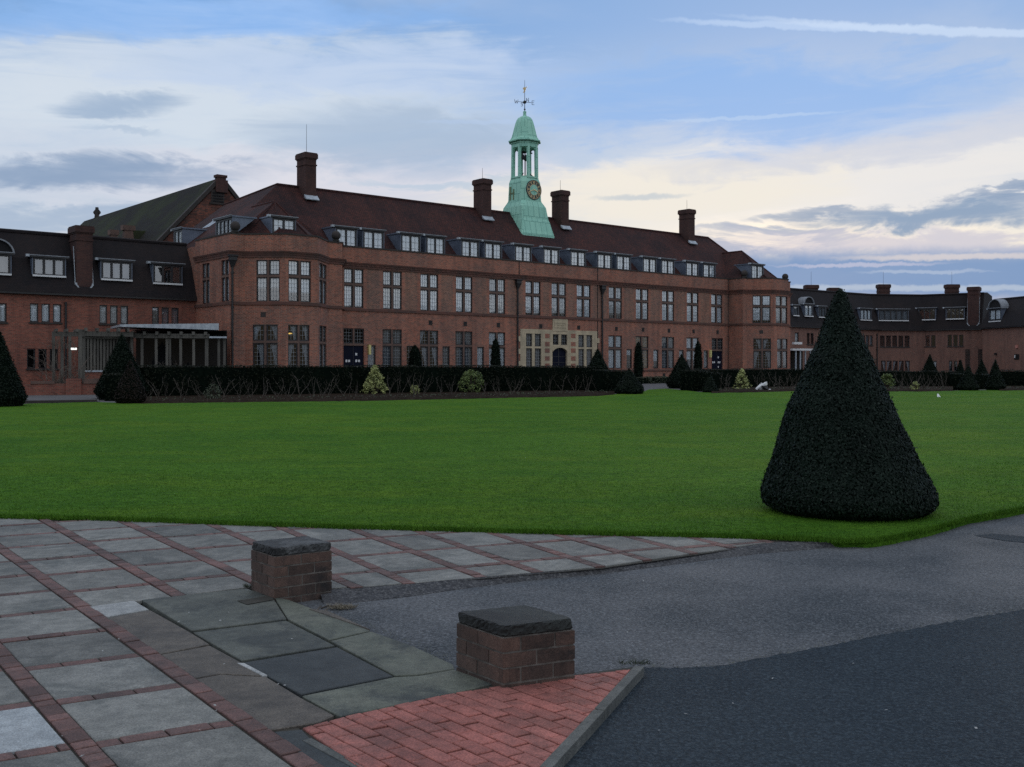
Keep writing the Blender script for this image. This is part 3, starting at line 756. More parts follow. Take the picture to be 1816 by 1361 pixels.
# dry twig at the foot of the farther pier
mb = MB(); tw = [G(545, 1082), G(560, 1080), G(570, 1074), G(584, 1073)]
for a, b in zip(tw, tw[1:]): mb.tube((a.x, a.y-.02, -.02), (b.x, b.y-.02, .0), .008, .007, 6)
tw = [G(556, 1087), G(568, 1080), G(583, 1076)]
for a, b in zip(tw, tw[1:]): mb.tube((a.x, a.y-.03, -.03), (b.x, b.y-.03, -.01), .007, .006, 6)
mb.build('dry_twig', 'bark', label='pale dry twig lying at the foot of the farther brick pier', category='twig')
# weeds and dead grass
def tuft(px, py, n, hgt, spread, name, m, label, cat, z=-.05, flat=.5):
    c = G(px, py, z); V = np.zeros((n, 3, 3))
    for i in range(n):
        a = random.uniform(0, 6.28); r_ = spread*random.random()**.6; x, y = c.x+math.cos(a)*r_, c.y+math.sin(a)*r_*flat
        wd = random.uniform(.002, .005); b = random.uniform(0, 6.28)
        V[i] = [(x-math.cos(b)*wd, y-math.sin(b)*wd, z), (x+math.cos(b)*wd, y+math.sin(b)*wd, z), (x+random.uniform(-.05, .05), y+random.uniform(-.05, .05), z+hgt*random.uniform(.3, 1))]
    return npmesh(name, V, m, loc=(c.x, c.y, z), label=label, category=cat, kind='stuff')
tuft(606, 1078, 420, .035, .12, 'dead_grass', 'straw', 'dead pale grass on the tarmac beside the farther pier', 'dead grass')
tuft(1128, 1178, 90, .045, .12, 'weeds', 'weed', 'small green weeds at the tip of the red block paving', 'weeds', -.02, .3)
tuft(440, 1041, 60, .04, .05, 'weeds', 'weed', 'tiny weeds at the left foot of the farther pier', 'weeds', .0)

# ------------------------------------------------------------------ building helpers
def wall(mb, seg, z0, z1, ops=(), mi=0, dark=1, rev=.2, back=.6):
    cs = sorted({0., seg.L} | {max(0, min(seg.L, x)) for o in ops for x in o[:2]}); zs = sorted({z0, z1} | {x for o in ops for x in o[2:4]})
    for a0, a1 in zip(cs, cs[1:]):
        for b0, b1 in zip(zs, zs[1:]):
            ca, cb = (a0+a1)/2, (b0+b1)/2
            if any(o[0] < ca < o[1] and o[2] < cb < o[3] for o in ops): continue
            mb.poly([seg.pt(a0, 0, b0), seg.pt(a1, 0, b0), seg.pt(a1, 0, b1), seg.pt(a0, 0, b1)], mi)
    for (a0, a1, b0, b1) in [o[:4] for o in ops]:
        P = seg.pt
        for q in ([(a0, b0), (a0, b1)], [(a1, b1), (a1, b0)], [(a0, b1), (a1, b1)], [(a1, b0), (a0, b0)]):
            (x0, y0), (x1, y1) = q
            mb.poly([P(x0, 0, y0), P(x1, 0, y1), P(x1, -rev, y1), P(x0, -rev, y0)], mi)
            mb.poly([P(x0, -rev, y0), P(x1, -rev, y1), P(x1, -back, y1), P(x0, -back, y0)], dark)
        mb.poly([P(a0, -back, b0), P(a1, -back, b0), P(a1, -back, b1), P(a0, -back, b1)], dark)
def window(parent, seg, a0, a1, z0, z1, lights=2, trans=None, curtain='net', stone='stone_trim', mull=.14, lattice=True, name='window', o=-.10, glass='glass', gaps=0., frw=.075, curt_o=.06):
    P = seg.pt
    rows = [(z0, z1)] if trans is None else [(z0, trans-.075), (trans+.075, z1)]
    cw = (a1-a0-mull*(lights-1))/lights
    rect = [(a0+i*(cw+mull), a0+i*(cw+mull)+cw, b0, b1) for i in range(lights) for (b0, b1) in rows]
    fm = MB()
    for (x0, x1, b0, b1) in rect:
        f = frw
        for q in ((x0, x0+f, b0, b1), (x1-f, x1, b0, b1), (x0+f, x1-f, b0, b0+f), (x0+f, x1-f, b1-f, b1)):
            fm.sbox(seg, q[0], q[1], o-.03, o+.03, q[2], q[3], 0)
        if lattice:
            nx = max(2, round((x1-x0)/.24)); nz = max(2, round((b1-b0)/.3)); w_ = .009
            for i in range(1, nx):
                x = x0+f+(x1-x0-2*f)*i/nx; fm.sbox(seg, x-w_, x+w_, o-.008, o+.008, b0+f, b1-f, 1)
            for i in range(1, nz):
                z = b0+f+(b1-b0-2*f)*i/nz; fm.sbox(seg, x0+f, x1-f, o-.007, o+.007, z-w_, z+w_, 1)
    fo = fm.build(name, ['frame', 'lattice'], parent)
    pm = MB()
    for (x0, x1, b0, b1) in rect: pm.poly([P(x0+.02, o-.012, b0+.02), P(x1-.02, o-.012, b0+.02), P(x1-.02, o-.012, b1-.02), P(x0+.02, o-.012, b1-.02)])
    pm.build('pane', glass, fo)
    if stone and (lights > 1 or trans is not None):
        sm = MB()
        for i in range(1, lights):
            x = a0+i*(cw+mull)-mull; sm.sbox(seg, x, x+mull, o-.07, -.025, z0, z1, 0)
        if trans is not None:
            for i in range(lights): x = a0+i*(cw+mull); sm.sbox(seg, x, x+cw, o-.07, -.015, trans-.075, trans+.075, 0)
        sm.build('mullion', stone, fo)
    if curtain:
        cm = MB(); co = o-curt_o
        for (x0, x1, b0, b1) in rect:
            zb = b0+(b1-b0)*gaps if b0 == z0 else b0
            if curtain == 'tied':
                n = 6; left = random.random() < .5
                for i in range(n):
                    t0, t1 = i/n, (i+1)/n
                    f0, f1 = .25+.5*t0**1.5, .25+.5*t1**1.5
                    w0, w1 = (x1-x0)*f0, (x1-x0)*f1
                    za, zb_ = b0+(b1-b0)*t0, b0+(b1-b0)*t1
                    if left: cm.poly([P(x0, co, za), P(x0+w0, co, za), P(x0+w1, co, zb_), P(x0, co, zb_)])
                    else: cm.poly([P(x1-w0, co, za), P(x1, co, za), P(x1, co, zb_), P(x1-w1, co, zb_)])
                continue
            n = max(6, int((x1-x0)/.06))
            for i in range(n):
                t0, t1 = x0+(x1-x0)*i/n, x0+(x1-x0)*(i+1)/n
                cm.poly([P(t0, co+(.02 if i % 2 else -.02), zb), P(t1, co+(-.02 if i % 2 else .02), zb), P(t1, co+(-.02 if i % 2 else .02), b1), P(t0, co+(.02 if i % 2 else -.02), b1)])
        cm.build('curtain', {'net': random.choice(['net', 'net', 'blind']), 'tied': 'voile', 'drape': 'drape', 'wood': 'wood_in'}[curtain], fo)
    return fo
def band(mb, segs, z0, z1, o0, o1, mi=0, taper=0., ends=(0, 0)):
    """a moulding that follows a run of wall lines, mitred at the corners"""
    def offs(o):
        pts = []
        for i in range(len(segs)+1):
            if i == 0: p = segs[0].A+segs[0].n*o-segs[0].t*ends[0]
            elif i == len(segs): p = segs[-1].B+segs[-1].n*o+segs[-1].t*ends[1]
            else:
                a, b = segs[i-1], segs[i]; m = (a.n+b.n); p = b.A+m*(o/max(.3, 1+a.n.dot(b.n)))
            pts.append(p)
        return pts
    A = offs(o0); B = offs(o1); T = offs(o1-taper)
    for i in range(len(segs)):
        mb.hexa([(A[i].x, A[i].y, z0), (A[i+1].x, A[i+1].y, z0), (T[i+1].x, T[i+1].y, z0), (T[i].x, T[i].y, z0), (A[i].x, A[i].y, z1), (A[i+1].x, A[i+1].y, z1), (B[i+1].x, B[i+1].y, z1), (B[i].x, B[i].y, z1)], mi)
def HS(u0, v0, u1, v1): return Seg(HP(u0, v0), HP(u1, v1))
def h3(u, v, z): p = HP(u, v); return (p.x, p.y, z)
def dormer(parent, seg, a0, a1, z0, z1, depth, lights, o=0., curtain='net', roof='lead', edge=.12, lattice=True):
    """flat-topped dormer: cheeks, roof, window; depth is how far it runs back into the slope"""
    P = seg.pt
    mb = MB(); mb.sbox(seg, a0-edge, a1+edge, o-depth-.1, o+.06, z1, z1+.09, 0); mb.sbox(seg, a0-edge, a1+edge, o+.06, o+.13, z1-.04, z1+.06, 2); mb.sbox(seg, a0-edge-.03, a1+edge+.03, o+.05, o+.16, z1+.06, z1+.115, 1); mb.sbox(seg, a0-edge-.22, a0-edge-.03, o-.15, o+.1, z1-.02, z1+.13, 3)
    d = mb.build('dormer', [roof, 'lead_mid', 'frame', 'lead_light'], parent)
    for a in (a0, a1):
        mb = MB(); s_ = -1 if a == a0 else 1; x0, x1 = (a-.05, a+.03) if s_ < 0 else (a-.03, a+.05)
        mb.hexa([P(x0, o-depth*.1, z0), P(x1, o-depth*.1, z0), P(x1, o, z0), P(x0, o, z0), P(x0, o-depth, z1), P(x1, o-depth, z1), P(x1, o, z1), P(x0, o, z1)], 0)
        mb.build('cheek', 'lead', d)
    mb = MB(); w_ = .12
    for (x0, x1, b0, b1) in ((a0, a0+w_, z0, z1), (a1-w_, a1, z0, z1), (a0+w_, a1-w_, z0, z0+.06), (a0+w_, a1-w_, z1-.16, z1)): mb.sbox(seg, x0, x1, o-.06, o+.01, b0, b1)
    cw = (a1-a0-2*w_-.13*(lights-1))/lights
    rects = []
    for i in range(lights):
        x = a0+w_+i*(cw+.13); rects.append((x, x+cw))
        if i: mb.sbox(seg, x-.13, x, o-.06, o+.01, z0+.06, z1-.16)
    if lattice:
        for (x0, x1) in rects:
            xm = (x0+x1)/2; mb.sbox(seg, xm-.010, xm+.010, o-.045, o-.03, z0+.06, z1-.16, 1)
            for k in (1, 2): z = z0+.06+(z1-z0-.22)*k/3; mb.sbox(seg, x0, x1, o-.044, o-.031, z-.010, z+.010, 1)
    mb.build('window_frame', ['frame', 'lattice'], d)
    pm = MB(); cm = MB(); bm_ = MB()
    for (x0, x1) in rects:
        pm.poly([P(x0-.01, o-.05, z0+.05), P(x1+.01, o-.05, z0+.05), P(x1+.01, o-.05, z1-.15), P(x0-.01, o-.05, z1-.15)])
        cm.poly([P(x0-.01, o-.075, z0+.03), P(x1+.01, o-.075, z0+.03), P(x1+.01, o-.075, z1-.1), P(x0-.01, o-.075, z1-.1)])
    pm.build('pane', 'glass', d)
    cm.build('curtain' if curtain else 'dark_interior', {'net': 'net', 'drape': 'drape'}.get(curtain, 'dark_in'), d)
    return d
def chimney(parent, c, w_, d_, zb, zt, ex, ey, mat_='brick_dark', flash=True, aerial=0.):
    """ex, ey: plan unit vectors; w_ along ex, d_ along ey"""
    Pc = lambda a, b, z: (c[0]+ex.x*a+ey.x*b, c[1]+ex.y*a+ey.y*b, z)
    def ring(a, b, z): return [Pc(-a, -b, z), Pc(a, -b, z), Pc(a, b, z), Pc(-a, b, z)]
    mb = MB(); a, b = w_/2, d_/2
    mb.rings([ring(a, b, zb), ring(a, b, zt-.95), ring(a+.05, b+.05, zt-.95), ring(a+.05, b+.05, zt-.85), ring(a, b, zt-.85), ring(a, b, zt-.5), ring(a+.04, b+.04, zt-.5), ring(a+.04, b+.04, zt-.42), ring(a+.1, b+.1, zt-.42), ring(a+.1, b+.1, zt-.08), ring(a+.06, b+.06, zt-.08), ring(a+.06, b+.06, zt)])
    ch = mb.build('chimney', mat_, parent)
    if flash:
        mb = MB(); z = zb+flash
        mb.hexa([Pc(-a-.1, b-.02, z), Pc(a+.1, b-.02, z), Pc(a+.1, b+.3, z-.18), Pc(-a-.1, b+.3, z-.18), Pc(-a-.1, b-.02, z+.22), Pc(a+.1, b-.02, z+.22), Pc(a+.1, b+.32, z-.13), Pc(-a-.1, b+.32, z-.13)])
        mb.build('lead_flashing', 'lead_light', ch)
    if aerial:
        mb = MB(); mb.tube(Pc(0, 0, zt), Pc(0, 0, zt+aerial), .018, .012, 5); mb.build('lightning_rod', 'iron', ch)
    return ch
def downpipe(parent, seg, a, z0, z1, o=.09, hopper=True):
    mb = MB(); mb.tube(seg.pt(a, o, z0), seg.pt(a, o, z1), .07, .07, 8)
    for z in np.arange(z0+1.2, z1-.5, 2.2): mb.tube(seg.pt(a, o, z), seg.pt(a, o, z+.12), .095, .095, 8)
    if hopper:
        P = seg.pt; rr = lambda w_, d_, z: [P(a-w_, .01, z), P(a+w_, .01, z), P(a+w_, d_, z), P(a-w_, d_, z)]
        mb.rings([rr(.1, .16, z1-.3), rr(.2, .26, z1+.05), rr(.24, .3, z1+.1), rr(.24, .3, z1+.32), rr(.3, .36, z1+.36), rr(.3, .36, z1+.44)])
    return mb.build('downpipe', 'iron', parent)

# ------------------------------------------------------------------ the main hall
HALL = empty('main_hall', h3(21, 0, .4), label='long red brick hall with plum tiled roof and green copper clock tower', category='building')
ZB = 0.; ZP = 10.35; ZC = 9.17; ZS = 5.94
LV = [(-9.2, -3.8), (-9.2, 1.6), (-8.2, 1.6), (-6.3, 3.5), (-4.0, 3.5), (-2.1, 1.6), (-1.0, 1.6), (-1.0, 0)]
RV = [(43.3, 0), (43.3, 1.6), (43.95, 1.6), (45.7, 3.35), (48.2, 3.35), (50.0, 1.6), (51.0, 1.6), (51.0, -3.8)]
lsegs = [HS(*a, *b) for a, b in zip(LV, LV[1:])]; rsegs = [HS(*a, *b) for a, b in zip(RV, RV[1:])]
F = HS(0, 0, 43.3, 0); FA = HS(-1, 0, 0, 0)
UP = [(0.11, 1.7), (3.36, 5.0), (6.67, 8.31), (9.98, 11.59), (13.28, 14.9), (17.05, 18.68), (19.91, 21.54), (22.79, 24.42), (26.65, 28.28), (30.07, 31.71), (33.55, 35.2), (37.0, 38.66), (40.55, 42.2)]
SIDE = [(2.04, 2.73), (5.42, 6.14), (8.7, 9.4), (12.06, 12.74), (28.87, 29.55), (32.37, 33.05), (35.88, 36.56), (39.42, 40.08)]
ZU0, ZU1, ZUT = 6.06, 8.83, 7.72; ZG0, ZG1, ZGT = 1.7, 4.6, 3.47
P0, P1 = F.s_of(923, .06), F.s_of(1059, .06); PZ1 = F.z_of(990, 585.5, .06)
ops = [(a, b, ZU0, ZU1) for a, b in UP]
gwin = [(a-.05, b) for i, (a, b) in enumerate(UP) if i not in (0, 12, 5, 6, 7)]
ops += [(a, b, ZG0, ZG1) for a, b in gwin]+[(a, b, ZG0, 3.42) for a, b in SIDE]
DOORS = [(UP[0][0]-.06, UP[0][1]+.05), (UP[12][0]+.05, UP[12][1]+.1)]
ops += [(a, b, .95, ZG1) for a, b in DOORS]
ST = 7.6
mb = MB()
ops += [(P0+.35, P1-.35, .4, PZ1-.35)]
# ground storey red, upper storey with greyer panels between the windows
lo = [o for o in ops if o[3] < ZS]; hi = [o for o in ops if o[2] > ZS]
wall(mb, F, ZB, ZS, lo, 0); wall(mb, F, ZC, ZP, [], 0)
cuts = [0.]
for a, b in UP: cuts += [a-.28, b+.28]
cuts.append(F.L)
for i, (a, b) in enumerate(zip(cuts, cuts[1:])):
    if b-a < .02: continue
    sg = Seg(F.pt(a, 0, 0), F.pt(b, 0, 0))
    wall(mb, sg, ZS, ZC, [(o[0]-a, o[1]-a, o[2], o[3]) for o in hi if a-.01 <= o[0] and o[1] <= b+.01], 2 if i % 2 == 0 else 0)
wall(mb, FA, ZB, ZP, [], 0)
def bay_ops(seg, u, g): return [(seg.s_of(a), seg.s_of(b), ZU0, ZU1-.12) for a, b in u]+[(seg.s_of(a), seg.s_of(b), ZG0, ZG1) for a, b in g]
BAYS = []
LB = {0: ([(358.5, 371.5), (392.5, 405.8)], []), 2: ([(454.5, 496), ], [(448, 492.5)]), 3: ([(511.5, 551.5)], [(507, 549)]), 4: ([(565, 578)], [(562.5, 575.5)])}
RB = {2: ([(1334.5, 1366.5)], [(1336, 1367.5)]), 3: ([(1376, 1396.5)], [(1378.5, 1398)])}
for segs, D in ((lsegs, LB), (rsegs, RB)):
    for i, sg in enumerate(segs):
        u, g = D.get(i, ([], []))
        uu = [tuple(sorted((max(.15, sg.s_of(a)), min(sg.L-.15, sg.s_of(b)))))+(ZU0, ZU1-.1) for a, b in u]
        gg = [tuple(sorted((max(.15, sg.s_of(a)), min(sg.L-.15, sg.s_of(b)))))+(ZG0, ZG1-.02) for a, b in g]
        if segs is lsegs and i == 4: uu = [(.45, sg.L-.45, ZU0, ZU1-.1)]; gg = [(.45, sg.L-.45, ZG0, ZG1)]
        wall(mb, sg, ZB, ZP, uu+gg, 0)
        BAYS += [(sg, q, 'up' if q[2] > ZS else 'lo', segs is rsegs) for q in uu+gg]
# back and top so that no light leaks through the hollow hall
for q in ([h3(-9.2, -3.8, ZB), h3(-9.2, -12, ZB), h3(-9.2, -12, 10.), h3(-9.2, -3.8, 10.)], [h3(51, -3.8, ZB), h3(51, -12, ZB), h3(51, -12, 10.), h3(51, -3.8, 10.)], [h3(-9.2, -12, ZB), h3(51, -12, ZB), h3(51, -12, 10.), h3(-9.2, -12, 10.)]): mb.poly(q, 0)
mb.build('wall', ['brick', 'dark_in', 'brick_grey'], HALL, fix=False)
allsegs = lsegs+[F]+rsegs
mb = MB()
for (z0, z1, o1, tp) in ((ZC-.28, ZC-.14, .07, .0), (ZC-.14, ZC, .14, .04), (ZC, ZC+.10, .20, .03)): band(mb, allsegs, z0, z1, -.02, o1, 0, tp)
for a in np.arange(.2, 43., .42): mb.sbox(F, a, a+.19, .06, .13, ZC-.135, ZC-.015)
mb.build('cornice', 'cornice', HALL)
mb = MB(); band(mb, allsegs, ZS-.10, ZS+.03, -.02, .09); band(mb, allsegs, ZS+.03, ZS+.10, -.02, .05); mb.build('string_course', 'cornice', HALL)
mb = MB(); band(mb, allsegs, ZP, ZP+.10, -.35, .05); mb.build('parapet_coping', 'coping', HALL)
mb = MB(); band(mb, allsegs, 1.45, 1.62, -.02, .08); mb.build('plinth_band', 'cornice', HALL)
# windows
for i, (a, b) in enumerate(UP):
    window(HALL, F, a, b, ZU0, ZU1, 2, ZUT, 'net', gaps=[.1, 0, .04, .03, .0, .12, .16, .04, .3, .08, 0, .05, .03][i])
    if i in (0, 12): continue
    if i in (5, 6, 7): continue
for k, (a, b) in enumerate(gwin):
    window(HALL, F, a, b, ZG0, ZG1, 2, ZGT, ['drape', 'tied', 'drape', 'net', 'net', 'wood', 'drape', 'net'][k], gaps=[0, 0, 0, 0, .0, 0, .0, .5][k])
for k, (a, b) in enumerate(SIDE): window(HALL, F, a, b, ZG0, 3.42, 1, None, ['net', None, 'drape', 'net', 'net', 'net', 'net', 'drape'][k], gaps=[0, 0, 0, 0, .7, .4, .2, .1][k])
for (a, b) in DOORS:
    window(HALL, F, a, b, ZGT+.05, ZG1, 2, None, None, glass='glass_dark')
    mb = MB(); mb.sbox(F, a, b, -.2, -.02, ZGT-.1, ZGT+.05, 1); mb.sbox(F, a+.03, b-.03, -.16, -.1, .95, ZGT-.1, 0); mb.sbox(F, (a+b)/2-.015, (a+b)/2+.015, -.1, -.085, .95, ZGT-.1, 2)
    d = mb.build('door', ['door', 'stone_trim', 'iron'], HALL)
    mb = MB()
    for (x, z) in ((.22, 2.2), (.44, 2.2), (1.03, 2.2), (1.26, 2.2), (1.03, 2.68), (1.05, 1.75)): mb.sbox(F, a+x, a+x+.15, -.1, -.09, z, z+.17)
    mb.build('notice', 'white', d)
    mb = MB(); q = F.pt(b+.38 if a < 5 else a-.28, .12, 3.0); mb.sbox(F, (b+.3 if a < 5 else a-.38), (b+.48 if a < 5 else a-.2), 0, .18, 2.75, 3.45)
    mb.build('wall_lamp', 'lamp_yellow', HALL)
for n_, (sg, (a, b, z0, z1), lev, right) in enumerate(BAYS):
    nl = 2
    cur = 'net' if lev == 'up' else 'tied'
    fr = window(HALL, sg, a, b, z0, z1, nl, (ZUT-.03) if lev == 'up' else ZGT, cur, gaps=(.18 if right and lev == 'up' else .55 if lev == 'up' and sg is lsegs[2] else .38 if lev == 'up' and sg is lsegs[3] else .0), mull=.14 if b-a > 1.1 else .1)  # left bays: curtains cut short, dark lower panes imitate a reflected building
    if lev == 'lo' and not right and sg is lsegs[3]:
        mb = MB(); s_ = a+.38; mb.ball(sg.pt(s_, -.42, 4.02), .13, 0, 10, 6, .35); mb.build('ceiling_lamp', 'lamp_warm', fr)
# air vents
for u, z in [((a+b)/2+.1, 5.2) for i, (a, b) in enumerate(UP) if i in (2, 3, 4, 8, 9, 10, 11, 12)]+[(18.7, 5.2), (23.0, 5.2), (33.8, 1.1)]:
    mb = MB(); mb.sbox(F, u-.17, u+.17, -.02, .012, z-.2, z+.16)
    for k in range(3): mb.sbox(F, u-.14, u+.14, .012, .018, z-.14+k*.1, z-.09+k*.1, 1)
    mb.build('air_vent', ['coping', 'dark_in'], HALL)
for sg, u in ((lsegs[2], 1.2), (rsegs[2], 1.35)):
    mb = MB(); mb.sbox(sg, u-.17, u+.17, -.02, .012, 5.05, 5.38); mb.build('air_vent', 'coping', HALL)
# pipes
downpipe(HALL, lsegs[1], .1, 0, 8.55); downpipe(HALL, F, F.s_of(917), .5, 8.45); downpipe(HALL, F, F.s_of(1067), .5, 8.45)
for px in (920.5, 1059.5, 1291):
    mb = MB(); a = F.s_of(px); mb.tube(F.pt(a, .035, ZB if px > 1000 else ZC), F.pt(a, .035, ZP), .03, .03, 5); mb.build('conduit', 'iron', HALL)
# stone entrance
mb = MB(); CU = F.s_of(993, .06); arch_w = F.s_of(1006.3, .06)-F.s_of(980, .06); A0, A1 = CU-arch_w/2, CU+arch_w/2
wl = (F.s_of(933, .06), F.s_of(959.8, .06)); wr = (F.s_of(1025.8, .06), F.s_of(1050.5, .06)); wm = (F.s_of(980.5, .06), F.s_of(1006, .06))
zt1 = F.z_of(945, 592, .06); ztr = F.z_of(945, 616.3, .06); zm0 = F.z_of(993, 611.5, .06)
za_t = F.z_of(993, 616.2, .06); za_s = za_t-.36
SP = Seg(F.pt(P0, .06, 0), F.pt(P1, .06, 0)); off = P0
sops = [(wl[0]-off, wl[1]-off, 1.7, zt1), (wr[0]-off, wr[1]-off, 1.7, zt1), (wm[0]-off, wm[1]-off, zm0-.02, zt1), (A0-off, A1-off, .6, za_t)]
e = MB()
wall(e, SP, .3, PZ1, sops, 0, 1, .25, .5)
# arch spandrels
n = 12
for sgn in (-1, 1):
    for i in range(n):
        t0, t1 = i/n, (i+1)/n; hw = arch_w/2
        zz = lambda t: za_s+(za_t-.04-za_s)*(1-t*t*(.72+.28*t*t))
        c = CU-off
        e.hexa([SP.pt(c+sgn*hw*t0, -.2, zz(t0)), SP.pt(c+sgn*hw*t1, -.2, zz(t1)), SP.pt(c+sgn*hw*t1, .0, zz(t1)), SP.pt(c+sgn*hw*t0, .0, zz(t0)), SP.pt(c+sgn*hw*t0, -.2, za_t+.005), SP.pt(c+sgn*hw*t1, -.2, za_t+.005), SP.pt(c+sgn*hw*t1, .0, za_t+.005), SP.pt(c+sgn*hw*t0, .0, za_t+.005)])
        r0, r1 = hw+.02, hw+.02
        e.hexa([SP.pt(c+sgn*hw*t0, .0, zz(t0)+.0), SP.pt(c+sgn*hw*t1, .0, zz(t1)), SP.pt(c+sgn*hw*t1, .05, zz(t1)), SP.pt(c+sgn*hw*t0, .05, zz(t0)), SP.pt(c+sgn*hw*t0, .0, zz(t0)+.16), SP.pt(c+sgn*hw*t1, .0, zz(t1)+.16), SP.pt(c+sgn*hw*t1, .05, zz(t1)+.16), SP.pt(c+sgn*hw*t0, .05, zz(t0)+.16)])
# quoin teeth at both sides and sides of the block
for k in range(7):
    z = .9+k*.5
    if k % 2 == 0: e.sbox(SP, -.28, 0, -.04, .0, z, z+.42); e.sbox(SP, SP.L, SP.L+.28, -.04, .0, z, z+.42)
e.poly([SP.pt(0, 0, .3), SP.pt(0, -.08, .3), SP.pt(0, -.08, PZ1), SP.pt(0, 0, PZ1)]); e.poly([SP.pt(SP.L, 0, .3), SP.pt(SP.L, -.08, .3), SP.pt(SP.L, -.08, PZ1), SP.pt(SP.L, 0, PZ1)])
e.poly([SP.pt(0, 0, PZ1), SP.pt(SP.L, 0, PZ1), SP.pt(SP.L, -.08, PZ1), SP.pt(0, -.08, PZ1)])
b0, b1 = F.s_of(980.2, .06)-off, F.s_of(1006.6, .06)-off; bz0, bz1 = PZ1-.1, ZS-.12
e.sbox(SP, b0, b1, -.08, .03, bz0, bz1)
for (x0, x1, q0, q1) in ((b0+.2, b1-.2, bz1-.32, bz1-.24), (b0+.2, b1-.2, bz0+.28, bz0+.36), (b0+.2, b0+.27, bz0+.36, bz1-.32), (b1-.27, b1-.2, bz0+.36, bz1-.32)): e.sbox(SP, x0, x1, .03, .06, q0, q1)
rr_ = random.Random(4)
for k in range(5): x = b0+.45+k*(b1-b0-.9)/5; e.sbox(SP, x, x+.12, .03, .05, bz0+.48, bz1-.46-rr_.random()*.1)
ENT = e.build('stone_entrance', ['stone', 'dark_in'], HALL, fix=False)
mb = MB()
for x0, x1 in ((966.6, 974.6), (1012.6, 1020.6)):
    for y in (596, 610.5, 622, 636, 649): z = F.z_of(x0, y, .06); mb.sbox(SP, F.s_of(x0, .06)-off, F.s_of(x1, .06)-off, -.02, .012, z-.18, z+.18)
mb.build('brick_panel', 'brick', ENT)
for (a, b) in (wl, wr): window(ENT, SP, a-off, b-off, 1.7, zt1, 2, ztr, 'drape', stone='stone', mull=.3, name='entrance_window', o=-.1)
window(ENT, SP, wm[0]-off, wm[1]-off, zm0-.02, zt1, 2, None, None, stone='stone', mull=.3, name='entrance_window', o=-.1, glass='glass_dark')
mb = MB(); c = CU-off
mb.sbox(SP, c-arch_w/2, c+arch_w/2, -.24, -.18, .6, za_t-.05, 0)
for k in range(4): mb.sbox(SP, c-arch_w/2+.1, c+arch_w/2-.1, -.18, -.165, 1.2+k*.5, 1.23+k*.5, 1)
mb.sbox(SP, c-.03, c+.03, -.18, -.16, .6, za_t-.1, 1)
mb.build('entrance_door', ['door', 'frame'], ENT)

# roof
RZ, RVV, EZ, EV = 15.25, -5.8, 10.0, -.35
RU0, RU1 = -2.1, 47.2
mb = MB()
mb.poly([h3(-9.2, EV, EZ), h3(51.0, EV, EZ), h3(RU1, RVV, RZ), h3(RU0, RVV, RZ)])
mb.poly([h3(-9.2, EV, EZ), h3(RU0, RVV, RZ), h3(-3.8, -11.0, 14.2), h3(-9.2, -11.0, EZ)])
mb.poly([h3(-3.8, -11.0, 14.2), h3(-9.2, -11., EZ), h3(-5.5, -12.5, EZ)])
mb.poly([h3(RU0, RVV, RZ), h3(RU1, RVV, RZ), h3(51.0, -11.9, EZ), h3(-2., -11.9, EZ), h3(-3.8, -11.0, 14.2)])
mb.poly([h3(51.0, EV, EZ), h3(51.0, -11.9, EZ), h3(RU1, RVV, RZ)])
# pavilion roofs, hips following the bays
def pav(us, apex_v, az_, rb):
    E_ = [h3(u, v, EZ) for u, v in us]; ap = h3((us[0][0]+us[-1][0])/2, apex_v, az_); bk = h3((us[0][0]+us[-1][0])/2, rb, az_)
    mb.poly([E_[0], ap, bk, h3(us[0][0], rb, EZ)])
    for a, b in zip(E_, E_[1:]): mb.poly([a, b, ap])
    mb.poly([E_[-1], h3(us[-1][0], rb, EZ), bk, ap])
pav([(-9.15, 1.3), (-8.3, 1.3), (-6.4, 3.1), (-3.9, 3.1), (-2.0, 1.3), (-1.3, 1.3)], -.1, 13.0, -3.6)
pav([(43.5, 1.2), (44.2, 1.2), (45.9, 2.95), (48.0, 2.95), (49.8, 1.2), (50.9, 1.2)], -1.5, 13.5, -4.2)
ROOF = mb.build('roof', 'tile', HALL, fix=False)
mb = MB()
def ridge(a, b, r_=.12): mb.tube(a, b, r_, r_, 6)
ridge(h3(RU0, RVV, RZ), h3(RU1, RVV, RZ)); ridge(h3(RU0, RVV, RZ), h3(-3.8, -11., 14.2), .1); ridge(h3(RU1, RVV, RZ), h3(51, EV, EZ), .1)
ridge(h3(-5.22, -.1, 13.0), h3(-5.22, -3.4, 13.0), .09); ridge(h3(47.2, -1.5, 13.5), h3(47.2, -4, 13.5), .09)
for u, v in ((-6.4, 3.1), (-8.3, 1.3), (-3.9, 3.1)): ridge(h3(-5.22, -.1, 13.0), h3(u, v, EZ), .07)
for u, v in ((45.9, 2.95), (48., 2.95), (49.8, 1.2)): ridge(h3(47.2, -1.5, 13.5), h3(u, v, EZ), .07)
mb.build('ridge_tiles', 'tile', ROOF)
mb = MB()
mb.poly([h3(-9.15, EV+.0, ZP-.25), h3(51., EV, ZP-.25), h3(51, 3.3, ZP-.25), h3(-9.15, 3.3, ZP-.25)], 0)
DS = HS(0, -.42, 43.3, -.42)
for a, b in [(-0.12, 1.2), (2.14, 3.49), (5.42, 6.75), (7.70, 9.01), (11.03, 12.36), (13.33, 14.68), (16.48, 17.84), (19.58, 20.94), (22.66, 24.04), (25.86, 27.23), (28.24, 29.62), (31.65, 33.04), (34.12, 35.5), (37.57, 38.96), (40.06, 41.48)]:
    dormer(HALL, DS, a-.2, b+.2, 10.2, 11.75, 1.75, 2)
DL = HS(-7.2, 2.2, -3.2, 2.2)
dormer(HALL, DL, DL.s_of(488)-.2, DL.s_of(519)+.2, 10.3, 11.6, 1.7, 2)
